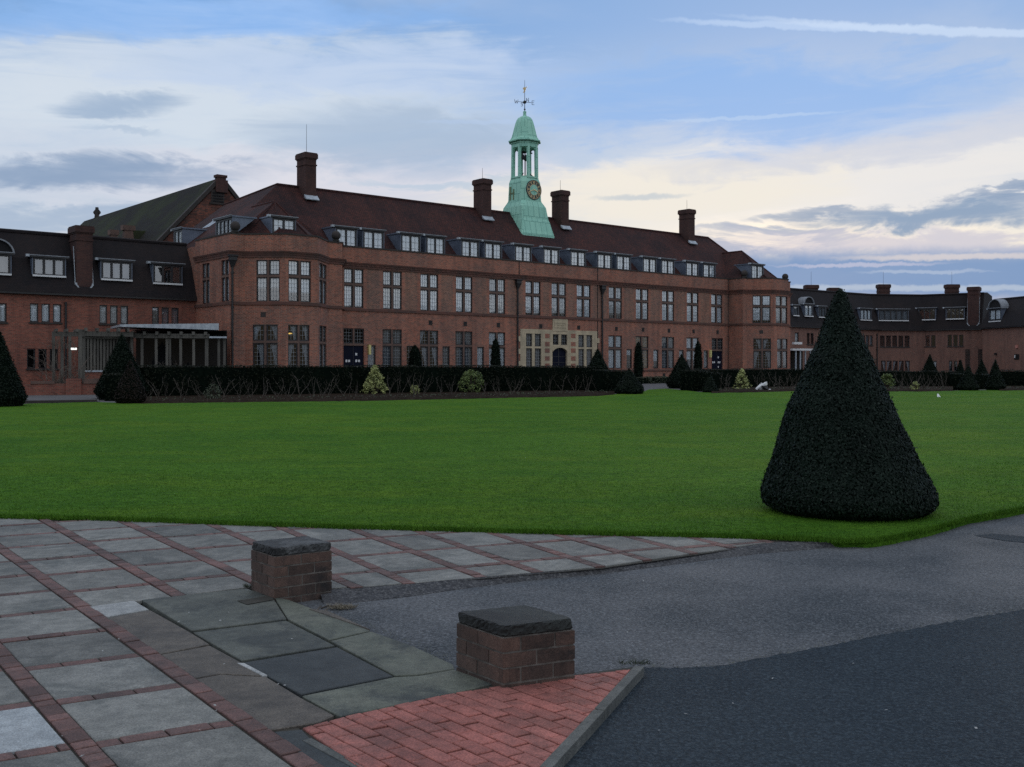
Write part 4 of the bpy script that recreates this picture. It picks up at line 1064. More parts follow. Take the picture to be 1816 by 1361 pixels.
DR = HS(44, 1.9, 50, 1.9); dormer(HALL, DR, DR.s_of(1335)-.2, DR.s_of(1351)+.25, 10.3, 11.75, 1.9, 2)
DF = HS(-8.9, -3.6, -8.9, 1.4); dormer(HALL, DF, DF.s_of(383), DF.s_of(411), 10.35, 11.5, 1.6, 4)
# lead clad box and skylight on the flank of the roof
DX = HS(-8.8, -10.0, -8.8, -4.0); dormer(HALL, HS(-9.0, -7.9, -9.0, -6.5), 0, 1.4, 9.8, 11.5, 2.5, 2, edge=.15)
mb = MB()
def onleft(v, t): return Vector(h3(-9.2+(-2.1+9.2)*t+.0, v, EZ+(RZ-EZ)*t+.12))
for k in range(3):
    v0 = -6.9-k*.42; mb.poly([onleft(v0, .33), onleft(v0-.34, .33), onleft(v0-.34, .52), onleft(v0, .52)])
mb.build('skylight', 'lead_light', ROOF, fix=False)
# chimneys
for u in (.1, 16.85, 25.85, 43.3):
    c = HP(u, -5.35)
    chimney(HALL, c, .9, 1.3, 13.6, 17.72, HD, HN, flash=.75, aerial=1.0 if u > 5 else 2.2)
# ball finials on the parapet
for u, v in ((-8.8, 1.45), (-1.4, 1.45), (43.75, 1.45), (50.0, 1.7)):
    c = HP(u, v); mb = MB(); mb.box(c.x-.2, c.x+.2, c.y-.2, c.y+.2, ZP+.1, ZP+.22); mb.ball((c.x, c.y, ZP+.52), .32, 0, 14, 10); mb.build('ball_finial', 'coping', HALL, smooth=True)

# clock tower, copper
TU, TV = 21.72, -5.5
def t3(a, b, z): return h3(TU+a, TV+b, z)
def octr(w_, c, z): return [t3(a, b, z) for a, b in ((-w_, -w_+c), (-w_, w_-c), (-w_+c, w_), (w_-c, w_), (w_, w_-c), (w_, -w_+c), (w_-c, -w_), (-w_+c, -w_))]
yT = HP(TU, TV).y
zz = lambda py: EYE+(HOR-py)*yT/FPX
mb = MB()
mb.rings([octr(1.95, .12, 11.6), octr(1.9, .12, zz(420)), octr(1.82, .12, zz(414)), octr(1.60, .12, zz(395)), octr(1.55, .14, zz(392)), octr(1.42, .2, zz(370)), octr(1.22, .34, zz(360)), octr(1.22, .36, zz(358.5))])
TOW = mb.build('clock_tower', 'copper', HALL)
mb = MB()
mb.rings([octr(1.20, .36, zz(360)), octr(1.14, .36, zz(326)), octr(1.04, .36, zz(319)), octr(1.04, .4, zz(317))])
mb.build('clock_stage', 'copper', TOW)
mb = MB(); S_ = HS(TU-1.2, TV+1.2, TU+1.2, TV+1.2)
SL = HS(TU-1.2, TV-1.2, TU-1.2, TV+1.2)
for q in ((.55, .75, zz(357), zz(333)), (1.0, 1.15, zz(357), zz(338)), (.5, 1.2, zz(346), zz(344))): mb.sbox(SL, q[0], q[1], -.03, .012, q[2], q[3])
mb.build('stain_strip', 'copper_stain', TOW)
# clock
cz_ = zz(340.3); rad = .83; fr = 1.185
mb = MB()
def cp(r_, a, o): return t3(r_*math.sin(a), fr+o, cz_+r_*math.cos(a))
N = 40
def disc(r0, r1, o0, o1, mi):
    for i in range(N):
        a, b = 2*math.pi*i/N, 2*math.pi*(i+1)/N
        mb.hexa([cp(r0, a, o0), cp(r1, a, o0), cp(r1, b, o0), cp(r0, b, o0), cp(r0, a, o1), cp(r1, a, o1), cp(r1, b, o1), cp(r0, b, o1)], mi)
disc(.0001, .46, -.05, .05, 2); disc(.46, .80, -.05, .045, 0); disc(.80, .86, -.05, .075, 0); disc(.765, .785, -.05, .06, 1); disc(.46, .48, -.05, .06, 1)
CK = mb.build('clock', ['clock_black', 'gilt', 'copper'], TOW)
mb = MB()
def bar(a, r0, r1, w0, w1, o0, o1):
    def q(r_, s_, o): 
        x = r_*math.sin(a)+s_*math.cos(a); z = r_*math.cos(a)-s_*math.sin(a); return t3(x, fr+o, cz_+z)
    mb.hexa([q(r0, -w0, o0), q(r0, w0, o0), q(r1, w1, o0), q(r1, -w1, o0), q(r0, -w0, o1), q(r0, w0, o1), q(r1, w1, o1), q(r1, -w1, o1)])
ROM = ['XII', 'I', 'II', 'III', 'IIII', 'V', 'VI', 'VII', 'VIII', 'IX', 'X', 'XI']
for k, s_ in enumerate(ROM):
    a = 2*math.pi*k/12; n = len(s_)
    for j, chh in enumerate(s_):
        da = (j-(n-1)/2)*.105
        if chh == 'I': bar(a+da, .52, .74, .011, .014, .045, .06)
        else:
            for sg_ in (-1, 1):
                r0, r1 = .52, .75
                aa = a+da
                if chh == 'X': bar2 = [(r0, -sg_*.05), (r1, sg_*.06)]
                else: bar2 = [(r0, 0.), (r1, sg_*.055)]
                (q0, s0), (q1, s1) = bar2
                f = lambda r_, s2, o: t3(r_*math.sin(aa)+s2*math.cos(aa), fr+o, cz_+r_*math.cos(aa)-s2*math.sin(aa))
                w2 = .011
                mb.hexa([f(q0, s0-w2, .045), f(q0, s0+w2, .045), f(q1, s1+w2, .045), f(q1, s1-w2, .045), f(q0, s0-w2, .06), f(q0, s0+w2, .06), f(q1, s1+w2, .06), f(q1, s1-w2, .06)])
mb.build('numeral', 'gilt', TOW)
mb = MB(); bar(R(252), -.12, .66, .03, .018, .07, .09); bar(R(108), -.1, .42, .045, .03, .095, .115); mb.build('clock_hand', 'gilt', TOW)
# belfry: eight posts, arches, entablature
zb0, zb1, ze = zz(318), zz(264), zz(255)
mb = MB()
pts8 = [(a, b) for a, b in ((-1.0, -.46), (-1.0, .46), (-.46, 1.0), (.46, 1.0), (1.0, .46), (1.0, -.46), (.46, -1.0), (-.46, -1.0))]
for a, b in pts8:
    k = .105; q = lambda s_, z: [t3(a*s_-k, b*s_-k, z), t3(a*s_+k, b*s_-k, z), t3(a*s_+k, b*s_+k, z), t3(a*s_-k, b*s_+k, z)]
    mb.rings([q(1., zb0-.05), q(.97, zb1)])
for (a, b), (c_, d_) in zip(pts8, pts8[1:]+pts8[:1]):
    L = math.hypot(c_-a, d_-b); n = 8
    for i in range(n):
        t0, t1 = i/n, (i+1)/n; ar_ = lambda t: zb1-.04-(.42 if L > .75 else .3)*(1-math.sqrt(max(0, 1-(2*t-1)**2)))
        p = lambda t, o, z: t3((a+(c_-a)*t)*.97*(1-o), (b+(d_-b)*t)*.97*(1-o), z)
        mb.hexa([p(t0, .0, ar_(t0)), p(t1, .0, ar_(t1)), p(t1, .1, ar_(t1)), p(t0, .1, ar_(t0)), p(t0, .0, zb1+.02), p(t1, .0, zb1+.02), p(t1, .1, zb1+.02), p(t0, .1, zb1+.02)])
mb.rings([octr(1.07, .5, zb1), octr(1.05, .5, ze-.1), octr(1.11, .52, ze-.1), octr(1.11, .52, ze)])
mb.rings([octr(1.1, .5, zb0-.03), octr(1.1, .5, zb0+.1)])
mb.build('belfry', 'copper', TOW)
mb = MB()
for (x, b, z, r_) in ((-.3, .1, zb1-.75, .26), (.35, -.1, zb1-.7, .28), (.05, .35, zb1-.95, .2)):
    prof = [(.02, .34), (.4, .32), (.5, .2), (.62, -.05), (.8, -.3), (1., -.42), (.9, -.42)]
    mb.rings([[t3(x+r_*p*math.cos(2*math.pi*i/12), b+r_*p*math.sin(2*math.pi*i/12), z+q*r_*2.2) for i in range(12)] for p, q in prof])
mb.build('bell', 'iron', TOW, smooth=True)
mb = MB()
mb.tube(t3(-.85, .0, zb1-.3), t3(.85, 0, zb1-.3), .07, .07, 6); mb.tube(t3(0, -.85, zb1-.35), t3(0, .85, zb1-.35), .07, .07, 6)
for a in (-.55, .0, .5): mb.tube(t3(a, .05, zb0), t3(a, .05, zb1-.3), .055, .055, 6)
for a, b in ((-.8, .5), (.8, .5), (.8, -.4)): mb.tube(t3(a, b, zb0+.05), t3(a*.5, b*.5, zb0+.45), .05, .05, 5)
mb.build('bell_frame', 'iron', TOW)
# bell-shaped dome
prof = [(253.8, 1.26), (252, 1.27), (250.5, 1.13), (246, 1.01), (238, .91), (228, .80), (219, .69), (214, .60), (210, .47), (207.5, .30), (206.4, .16), (204, .125), (200, .12), (199, .145), (198, .1), (197, .03)]
mb = MB()
mb.rings([octr(r_*1.06, .57*r_, zz(p)) for p, r_ in prof])
for p0_, p1_ in zip(prof[2:8], prof[3:9]):
    for q0, q1 in zip(octr(p0_[1]*1.06, .57*p0_[1], zz(p0_[0])), octr(p1_[1]*1.06, .57*p1_[1], zz(p1_[0]))): mb.tube(q0, q1, .018, .018, 5)
mb.build('dome', 'copper', TOW)
# weather vane with compass letters
zv = zz(181.5)
mb = MB(); mb.tube(t3(0, 0, zz(198)), t3(0, 0, zz(142.5)), .035, .014, 6); mb.ball(t3(0, 0, zv), .15, 0, 12, 8)
mb.rings([[t3(r_*math.cos(i*math.pi/4), r_*math.sin(i*math.pi/4), z) for i in range(8)] for r_, z in ((.05, zz(196)), (.09, zz(194.5)), (.05, zz(193)))])
# the letters stand toward the true compass, W to the left, E to the right
wx = Vector((.95, .30)).normalized(); wy = Vector((-.30, .95)).normalized(); tc_ = HP(TU, TV)
for dv, L in ((wx, .62), (-wx, .62), (wy, .62), (-wy, .62)): mb.tube((tc_.x, tc_.y, zv), (tc_.x+dv.x*L, tc_.y+dv.y*L, zv), .02, .02, 5)
VN = mb.build('weather_vane', 'iron', TOW)
mb = MB()
LET = {'W': [((-.2, .2), (-.1, -.2)), ((-.1, -.2), (0, .1)), ((0, .1), (.1, -.2)), ((.1, -.2), (.2, .2))], 'E': [((-.12, -.2), (-.12, .2)), ((-.12, .2), (.13, .2)), ((-.12, 0), (.09, 0)), ((-.12, -.2), (.13, -.2))],
       'N': [((-.13, -.2), (-.13, .2)), ((-.13, .2), (.13, -.2)), ((.13, -.2), (.13, .2))], 'S': [((.13, .14), (.04, .2)), ((.04, .2), (-.1, .16)), ((-.1, .16), (-.1, .05)), ((-.1, .05), (.1, -.06)), ((.1, -.06), (.1, -.16)), ((.1, -.16), (-.04, -.2)), ((-.04, -.2), (-.13, -.14))]}
for chh, dv, ax in (('W', -wx, wx), ('E', wx, wx), ('N', -wy, Vector((.86, -.5))), ('S', wy, Vector((.86, -.5)))):
    c = tc_+dv*.78
    for (p, q) in LET[chh]: mb.tube((c.x+ax.x*p[0]*.85, c.y+ax.y*p[0]*.85, zv+p[1]*.85), (c.x+ax.x*q[0]*.85, c.y+ax.y*q[0]*.85, zv+q[1]*.85), .021, .021, 5)
mb.build('compass_letter', 'iron', TOW)
mb = MB(); zf = zz(158.5); vx = Vector((.9, -.4)).normalized()
fig = [(-.18, -.3), (-.06, -.12), (-.2, .1), (-.02, .2), (.1, .12), (.28, .26), (.12, .02), (.05, -.2), (-.05, -.3)]
for o_ in (0,):
    f0 = [(tc_.x+vx.x*a, tc_.y+vx.y*a-.02, zf+b) for a, b in fig]; f1 = [(p[0], p[1]+.04, p[2]) for p in f0]; n = len(fig)
    mb.faces(f0+f1, [tuple(range(n)), tuple(range(2*n-1, n-1, -1))]+[(i, (i+1) % n, n+(i+1) % n, n+i) for i in range(n)])
mb.build('vane_figure', 'gilt', TOW)

# ------------------------------------------------------------------ the dark-roofed wing on the left
WL = HS(-32, -3.8, -9.2, -3.8)
WING = empty('wing_building', (*HP(-18, -3.8), .3), label='dark mansard roofed brick wing joined to the left end of the long hall', category='building', group='lower mansard wings of the hall')
uo = 32.
EZW, TZW = 6.42, 10.25
def zrange(seg, px, y0, y1): return seg.z_of(px, y1), seg.z_of(px, y0)
wins = [(WL, 53, 109, 539, 572, 3, 'net'), (WL, 176.5, 227.5, 542, 575, 3, 'net'), (WL, 269.5, 317, 545.5, 576, 3, 'drape'), (WL, -60, 12, 537, 571, 4, 'net'), (WL, 48, 103, 619, 654, 3, None)]
def wing_walls(root, segs, wins, z0, z1, m, dark_trim='frame'):
    mb = MB()
    for sg in segs:
        ops = []
        for w_ in wins:
            if w_[0] is sg:
                za, zb_ = zrange(sg, (w_[1]+w_[2])/2, w_[3], w_[4]); a, b = sg.s_of(w_[1]), sg.s_of(w_[2]); ops.append((a, b, za, zb_))
        wall(mb, sg, z0, z1, ops, 0, 1, .16, .5)
    mb.build('wall', [m, 'dark_in'], root, fix=False)
    for w_ in wins:
        sg = w_[0]; za, zb_ = zrange(sg, (w_[1]+w_[2])/2, w_[3], w_[4]); a, b = sg.s_of(w_[1]), sg.s_of(w_[2])
        f = window(root, sg, a, b, za, zb_, w_[5], None, w_[6], mull=.18, lattice=False, frw=.07, stone=dict(brick_wing='brick_wing', brick_far='brick_far')[m])
        mb = MB(); mb.sbox(sg, a-.06, b+.06, -.02, .07, za-.1, za-.005); mb.build('window_sill', 'coping', f)
def mansard(root, segs, ez, tz, back, setb, m, depth=8.):
    mb = MB()
    band(mb, segs, ez-.12, ez+.02, -.02, .32, 1)
    n = len(segs)
    def offs(o):
        pts = []
        for i in range(n+1):
            if i == 0: p = segs[0].A+segs[0].n*o
            elif i == n: p = segs[-1].B+segs[-1].n*o
            else:
                a, b = segs[i-1], segs[i]; mm = a.n+b.n; p = b.A+mm*(o/max(.3, 1+a.n.dot(b.n)))
            pts.append(p)
        return pts
    lay = [(offs(.34), ez), (offs(.12), ez+.45), (offs(-setb*.35), ez+(tz-ez)*.55), (offs(-setb), tz), (offs(-depth*.5), tz+.25), (offs(-depth), tz)]
    for (A, za), (B, zb_) in zip(lay, lay[1:]):
        for i in range(n): mb.poly([(A[i].x, A[i].y, za), (A[i+1].x, A[i+1].y, za), (B[i+1].x, B[i+1].y, zb_), (B[i].x, B[i].y, zb_)], 0)
    A, za = lay[-1]
    for i in range(n): mb.poly([(A[i].x, A[i].y, za), (A[i+1].x, A[i+1].y, za), (A[i+1].x, A[i+1].y, 0), (A[i].x, A[i].y, 0)], 1)
    for e_ in (0, n): mb.poly([(l[0][e_].x, l[0][e_].y, l[1]) for l in lay]+[(A[e_].x, A[e_].y, 0)], 0)
    r = mb.build('roof', [m, 'iron'], root, fix=False)
    mb = MB(); B, zb_ = lay[3]
    for i in range(n): mb.tube((B[i].x, B[i].y, zb_), (B[i+1].x, B[i+1].y, zb_), .13, .13, 6)
    mb.build('ridge_tiles', 'tile_dark', r)
    return r
wing_walls(WING, [WL], wins, 0, EZW, 'brick_wing')
WROOF = mansard(WING, [WL], EZW, TZW, 0, 1.5, 'tile_dark')
def mdormer(root, seg, x0, x1, y0, y1, lights, curtain='drape', o=-.05, arch=False):
    za, zb_ = seg.z_of((x0+x1)/2, y1, o), seg.z_of((x0+x1)/2, y0, o); a, b = seg.s_of(x0, o), seg.s_of(x1, o)
    if arch: zb_ -= (b-a)*.35
    d = dormer(root, seg, a-.12, b+.12, za-.08, zb_+.18, 1.3, lights, o, curtain, lattice=False, edge=.18)
    mb = MB(); mb.sbox(seg, a-.15, b+.15, o, o+.12, za-.2, za-.09); mb.build('window_sill', 'white', d)
    if arch:
        mb = MB(); mb2 = MB(); c, r_ = (a+b)/2, (b-a)/2+.25; n = 12
        for i in range(n):
            t0, t1 = math.pi*i/n, math.pi*(i+1)/n; z = zb_+.18
            q = lambda t, rr, oo: seg.pt(c+rr*math.cos(t), oo, z+rr*math.sin(t)*.9)
            mb.hexa([q(t0, r_, o-.9), q(t1, r_, o-.9), q(t1, r_, o+.12), q(t0, r_, o+.12), q(t0, r_+.09, o-.9), q(t1, r_+.09, o-.9), q(t1, r_+.09, o+.12), q(t0, r_+.09, o+.12)])
            mb2.poly([seg.pt(c, o-.04, z), q(t0, r_, o-.04), q(t1, r_, o-.04)])
        mb.build('arched_hood', 'lead_mid', d); mb2.build('arch_glass', 'dark_in', d, fix=False)
    return d
mdormer(WING, WL, 62, 112, 462, 486, 3); mdormer(WING, WL, 183, 230, 468, 493, 3); mdormer(WING, WL, 275, 319, 474, 500, 3, None)
mdormer(WING, WL, -28, 15, 441, 482, 2, 'drape', arch=True)
CS = WL.s_of(149)
def wallchim(root, seg, a, wid, zb_, zt, o0, o1, m):
    c = seg.pt(a, (o0+o1)/2, 0); ch = chimney(root, c, wid, o1-o0, zb_, zt, seg.t, seg.n, m, flash=False)
    mb = MB(); P = seg.pt; z = zb_
    for s_ in (-1, 1):
        x = a+s_*wid/2
        mb.hexa([P(a-.03, o1-.02, z-.35), P(a+.03, o1-.02, z-.35), P(a+.03, o1+.03, z-.33), P(a-.03, o1+.03, z-.33), P(x-.06, o1-.02, z+.3), P(x+.06, o1-.02, z+.3), P(x+.06, o1+.03, z+.3), P(x-.06, o1+.03, z+.3)])
        mb.sbox(seg, x-.05, x+.05, o0, o1+.02, z+.3, z+.42); mb.tube(P(x+s_*.05, o1-.05, z+.3), P(x+s_*.05, o1-.4, zt-1.3), .03, .025, 5)
    mb.build('lead_flashing', 'lead_light', ch)
    return ch
wallchim(WING, WL, CS, 1.0, EZW+.3, WL.z_of(149, 401), -1.2, .1, 'brick_dark')
c_ = HP(-23.5, -8.); chimney(WING, c_, .7, .7, 9.8, 11.15, HD, HN, 'brick_wing', flash=False)
downpipe(WING, WL, WL.s_of(116), .3, EZW-.5, hopper=False)

# ------------------------------------------------------------------ chapel-like hall with the mossy roof behind
GV = -15.0
def gu(px, v=GV):
    q = HP(0, v); k = (px-CXP)/FPX; return (k*q.y-q.x)/(HD.x-k*HD.y)
def gzz(px, py, v=GV): return EYE+(HOR-py)*HP(gu(px, v), v).y/FPX
cu = gu(392); cz0 = gzz(392, 322); hu = cu-gu(287); hz = gzz(287, 430)
slope = (cz0-hz)/hu; half = hu+2.0; eave = cz0-slope*half
GBK = -48.
CH = empty('chapel_hall', (*HP(cu, -25), .4), label='gabled brick hall with steep moss covered roof behind the dark roofed wing', category='building')
mb = MB()
q = [h3(cu-half, GV, 0), h3(cu+half, GV, 0), h3(cu+half, GV, eave), h3(cu, GV, cz0), h3(cu-half, GV, eave)]
mb.poly(q); q2 = [h3(cu-half, GBK, 0), h3(cu+half, GBK, 0), h3(cu+half, GBK, eave), h3(cu, GBK, cz0), h3(cu-half, GBK, eave)]; mb.poly(q2)
mb.poly([q[0], q2[0], q2[4], q[4]]); mb.poly([q[1], q2[1], q2[2], q[2]])
mb.build('wall', 'brick_old', CH, fix=False)
mb = MB()
for s_ in (-1, 1):
    P = lambda t, v, z: h3(cu+s_*half*1.05*t, v, cz0+.12-(cz0-eave)*1.05*t+z)
    mb.hexa([P(0, GV-.05, 0), P(1, GV-.05, 0), P(1, GBK, 0), P(0, GBK, 0), P(0, GV-.05, .2), P(1, GV-.05, .2), P(1, GBK, .2), P(0, GBK, .2)])
mb.build('roof', 'tile_moss', CH)
mb = MB()
for s_ in (-1, 1):
    P = lambda t, v, z: h3(cu+s_*half*1.05*t, v, cz0+.1-(cz0-eave)*1.05*t+z)
    mb.hexa([P(0, GV+.12, 0), P(1, GV+.12, 0), P(1, GV-.3, 0), P(0, GV-.3, 0), P(0, GV+.12, .42), P(1, GV+.12, .42), P(1, GV-.3, .42), P(0, GV-.3, .42)])
mb.build('gable_coping', 'coping', CH)
mb = MB(); S_ = HS(cu-3, GV, cu+3, GV); wz = gzz(392, 311)
mb.sbox(S_, 3-.5, 3+.5, -.4, .2, cz0-.9, cz0+.1); mb.sbox(S_, 3-.36, 3+.36, -.36, .16, cz0+.1, wz-.2); mb.sbox(S_, 3-.44, 3+.44, -.42, .22, wz-.2, wz)
mb.build('gable_stack', 'brick_dark', CH)
mb = MB(); lz = gzz(388, 350); a = S_.s_of(386)
mb.sbox(S_, a-.55, a+.55, -.1, .05, lz-.5, lz+.55, 0); mb.sbox(S_, a-.7, a+.7, -.1, .1, lz-.6, lz-.5, 0)
for k in range(4): mb.sbox(S_, a-.45, a+.45, .05, .09, lz-.4+k*.22, lz-.3+k*.22, 1)
mb.build('gable_louvre', ['coping', 'dark_in'], CH)
# stone cross on the far gable end
fx = gu(172, GBK+.5); fz = gzz(172, 402, GBK+.5); c = HP(fx, GBK+.5); zt_ = gzz(172, 368, GBK+.5); hh = zt_-fz
mb = MB()
mb.rings([[(c.x-r_, c.y-r_, z), (c.x+r_, c.y-r_, z), (c.x+r_, c.y+r_, z), (c.x-r_, c.y+r_, z)] for r_, z in ((.8, fz-2.), (.75, fz), (.42, fz+hh*.35), (.2, fz+hh*.45), (.12, zt_))])
mb.box(c.x-.36, c.x+.36, c.y-.1, c.y+.1, fz+hh*.68, fz+hh*.78)
for i in range(16):
    a, b = 2*math.pi*i/16, 2*math.pi*(i+1)/16; zc_ = fz+hh*.73
    mb.tube((c.x+.3*math.cos(a), c.y, zc_+.3*math.sin(a)), (c.x+.3*math.cos(b), c.y, zc_+.3*math.sin(b)), .06, .06, 5)
mb.build('stone_cross', 'coping', CH)
# stone dormer gables low on the slope
for px, py, w_ in ((203, 408, .5), (229, 400, .7)):
    v = -20.; u = gu(px, v); z = gzz(px, py, v); S2 = HS(u-2, v, u+2, v)
    mb = MB(); P = S2.pt
    mb.hexa([P(2-w_, -.5, z-4), P(2+w_, -.5, z-4), P(2+w_, 0, z-4), P(2-w_, 0, z-4), P(2-w_*.45, -.5, z-.4), P(2+w_*.45, -.5, z-.4), P(2+w_*.45, 0, z-.4), P(2-w_*.45, 0, z-.4)])
    mb.sbox(S2, 2-w_*.7, 2+w_*.7, -.55, .05, z-.4, z); mb.build('stone_pinnacle', 'stone_trim', CH)
v = -20.; S2 = HS(gu(232, v), v, gu(271, v), v); z = gzz(250, 406, v)
mb = MB(); mb.hexa([S2.pt(0, -1.5, z-4), S2.pt(S2.L, -1.5, z-4), S2.pt(S2.L-1.2, .8, z-4), S2.pt(0, .8, z-4), S2.pt(0, -1.5, z), S2.pt(S2.L, -1.5, z), S2.pt(S2.L, -1.3, z), S2.pt(0, -1.3, z)]); mb.build('roof_dormer', 'tile_moss', CH)

# ------------------------------------------------------------------ the curved wing on the right
plan = [(1385, 115), (1408, 117), (1480, 122), (1560, 127.5), (1640, 128.5), (1742, 125)]
PT = [atY(*p) for p in plan]; RS = [Seg(a, b) for a, b in zip(PT, PT[1:])]
B0, B1 = atY(1742.5, 122.4), atY(1900, 108); RBk = [Seg(atY(1742, 125.1), B0), Seg(B0, B1)]
RW = empty('wing_building', (*PT[3], .7), label='dark mansard roofed curved brick wing seen behind the big yew cone', category='building', group='lower mansard wings of the hall')
def sgof(px):
    for s_, (a, b) in zip(RS, zip(plan, plan[1:])):
        if a[0] <= px < b[0]: return s_
    return RBk[1]
rw = []
for x0, x1, y0, y1, n, cu_ in [(1410, 1416.5, 590, 607, 1, 'net'), (1431, 1443, 591, 611, 2, None), (1529, 1548, 595, 612.5, 3, 'drape'), (1560.5, 1613, 595.5, 615.5, 5, None), (1631, 1659, 595, 615, 3, None), (1680.5, 1708.5, 594, 614.5, 3, None), (1562.5, 1613.5, 640, 658.5, 5, 'tied'), (1633.7, 1661, 640.5, 660, 3, 'net'), (1683, 1706, 640, 659, 3, 'tied')]:
    rw.append((sgof((x0+x1)/2), x0, x1, y0, y1, n, cu_))
wing_walls(RW, RS+RBk, rw, .2, 6.4, 'brick_far')
mansard(RW, RS, 6.4, 10.75, 0, 1.6, 'tile_dark')
r2 = mansard(RW, RBk[1:], 6.4, 9.7, 0, 1.6, 'tile_dark', 9.)
for x0, x1, y0, y1, n, cu_, ar_ in [(1408, 1415, 545, 558, 1, 'drape', 0), (1428, 1440, 536, 559, 2, 'net', 1), (1453, 1463, 547, 561, 2, 'drape', 0), (1527, 1544, 551, 566, 3, 'net', 0), (1560, 1609, 552, 567, 5, 'drape', 0), (1631, 1657, 550, 565.5, 3, None, 0), (1680, 1708, 549, 564, 4, None, 0), (1756, 1774, 541, 568, 2, 'net', 1)]:
    sg = sgof((x0+x1)/2); mdormer(RW, sg, x0, x1, y0, y1, n, cu_, arch=bool(ar_))
sg = sgof(1726); wallchim(RW, sg, sg.s_of(1726), 1.25, 6.7, sg.z_of(1726, 509), -1.3, .12, 'brick_dark')
for x0, x1, y in ((1426, 1451, 506), (1467.5, 1487, 511), (1555, 1578, 505), (1676, 1700, 505)):
    sg = sgof((x0+x1)/2); c = sg.pt(sg.s_of((x0+x1)/2, -3.5), -3.5, 0); wd = (x1-x0)/FPX*c[1]*.85
    chimney(RW, c, wd, .9, 10.5, EYE+(HOR-y)*c[1]/FPX, Vector((1, 0)), Vector((0, -1)), 'brick_dark', flash=False, aerial=.0 if x0 in (1467.5,) else 1.6)
sg = sgof(1554.6); downpipe(RW, sg, sg.s_of(1554.6), .5, 5.9, hopper=False)
sg = RBk[1]
mb = MB(); a = sg.s_of(1804); mb.sbox(sg, a-.45, a+.35, .0, .06, sg.z_of(1804, 638), sg.z_of(1804, 628.3), 0); mb.sbox(sg, a-.4, a-.25, .06, .07, sg.z_of(1804, 635), sg.z_of(1804, 630), 1)
mb.build('wall_sign', ['plastic_black', 'white'], None, label='black rectangular sign with a white mark on the far right brick wall', category='sign')
mb = MB(); a = sg.s_of(1804); z = sg.z_of(1804, 615.5); mb.sbox(sg, a-.16, a+.16, 0, .14, z-.14, z+.2, 0); mb.build('alarm_box', ['alarm_red'], None, label='small faded red alarm box above the black wall sign', category='alarm box')
mb = MB(); a = sg.s_of(1767.5); z = sg.z_of(1767.5, 628); mb.tube(sg.pt(a, 0, z), sg.pt(a, .25, z), .12, .14, 8); mb.build('flue_pipe', 'iron', RW)
def trellis(px0, px1, y0, y1, label):
    s_ = sgof((px0+px1)/2); a, b = s_.s_of(px0), s_.s_of(px1); z0, z1 = s_.z_of(px0, y1), s_.z_of(px0, y0); mb = MB()
    for i in range(5): x = a+(b-a)*i/4; mb.sbox(s_, x-.03, x+.03, .02, .06, z0, z1)
    for i in range(9): z = z0+(z1-z0)*i/8; mb.sbox(s_, a, b, .06, .09, z-.025, z+.025)
    return mb.build('trellis', 'coping', None, label=label, category='trellis', group='garden trellises on the far brick wall')
trellis(1712.5, 1719.5, 620, 655, 'dark wooden trellis panel left of the drainpipe on the far brick wall')
trellis(1735, 1742, 620, 655, 'dark wooden trellis panel tucked beside the projecting far brick wall')
# glazed porch at the join
PC = empty('glazed_porch', (*atY(1418, 113), .6), label='small glazed porch with white fascia beside the right end of the hall', category='porch')
pa = Seg(atY(1404, 112.5), atY(1445, 113.5)); mb = MB()
mb.sbox(pa, 0, pa.L, -2.5, .2, pa.z_of(1410, 622), pa.z_of(1410, 618.5)); mb.sbox(pa, .2, 1.2, -.2, .22, pa.z_of(1410, 611), pa.z_of(1410, 607)); mb.build('fascia', 'white', PC)
mb = MB()
for px in (1411.5, 1419.5, 1428.5, 1437): a = pa.s_of(px); mb.sbox(pa, a-.045, a+.045, -.1, .05, .5, pa.z_of(px, 622))
mb.build('post', 'lead_light', PC)
mb = MB(); mb.poly([pa.pt(0, -.05, .5), pa.pt(pa.L, -.05, .5), pa.pt(pa.L, -.05, 3.5), pa.pt(0, -.05, 3.5)]); mb.build('pane', 'glass_dark', PC, fix=False)
mb = MB(); mb.poly([pa.pt(0, -2.2, .5), pa.pt(pa.L, -2.2, .5), pa.pt(pa.L, -2.2, 3.6), pa.pt(0, -2.2, 3.6)]); mb.build('back_wall', 'dark_in', PC, fix=False)

# ------------------------------------------------------------------ garden room with timber pergola on the left
GRm = empty('garden_room', (*atY(320, 62.6), .3), label='low glazed garden room with grey timber posts and white roof edge', category='garden room')
ga, gb = atY(231, 62.2), atY(399, 63.4); gs = Seg(ga, gb)
zc1 = lambda y: zat(y, 62.5)
mb = MB()
for px in (234, 252, 277, 297, 301, 320.5, 343.5, 366.5, 388, 398):
    a = gs.s_of(px); w_ = .075 if px not in (297, 366.5) else .1; mb.sbox(gs, a-w_, a+w_, -.1, .05, .2, zc1(598))
mb.build('post', 'timber', GRm)
mb = MB()
mb.sbox(gs, .0, gs.L-.9, -.05, .15, zc1(600), zc1(592), 0)
for px in np.arange(236, 382, 21.5): a = gs.s_of(px); mb.sbox(gs, a-.08, a+.08, -.6, .42, zc1(594.5), zc1(588.5), 1)
mb.build('beam', ['timber', 'timber'], GRm)
mb = MB(); fs_ = Seg(atY(213, 60.9), atY(388, 63.6))
mb.hexa([fs_.pt(0, 0, zc1(581.5)), fs_.pt(fs_.L, 0, zc1(584.5)), fs_.pt(fs_.L, -4, zc1(584.5)), fs_.pt(0, -4, zc1(581.5)), fs_.pt(0, 0, zc1(577.5)), fs_.pt(fs_.L, 0, zc1(572.5)), fs_.pt(fs_.L, -4, zc1(572.5)), fs_.pt(0, -4, zc1(577.5))])
mb.build('roof_edge', 'lead_light', GRm)
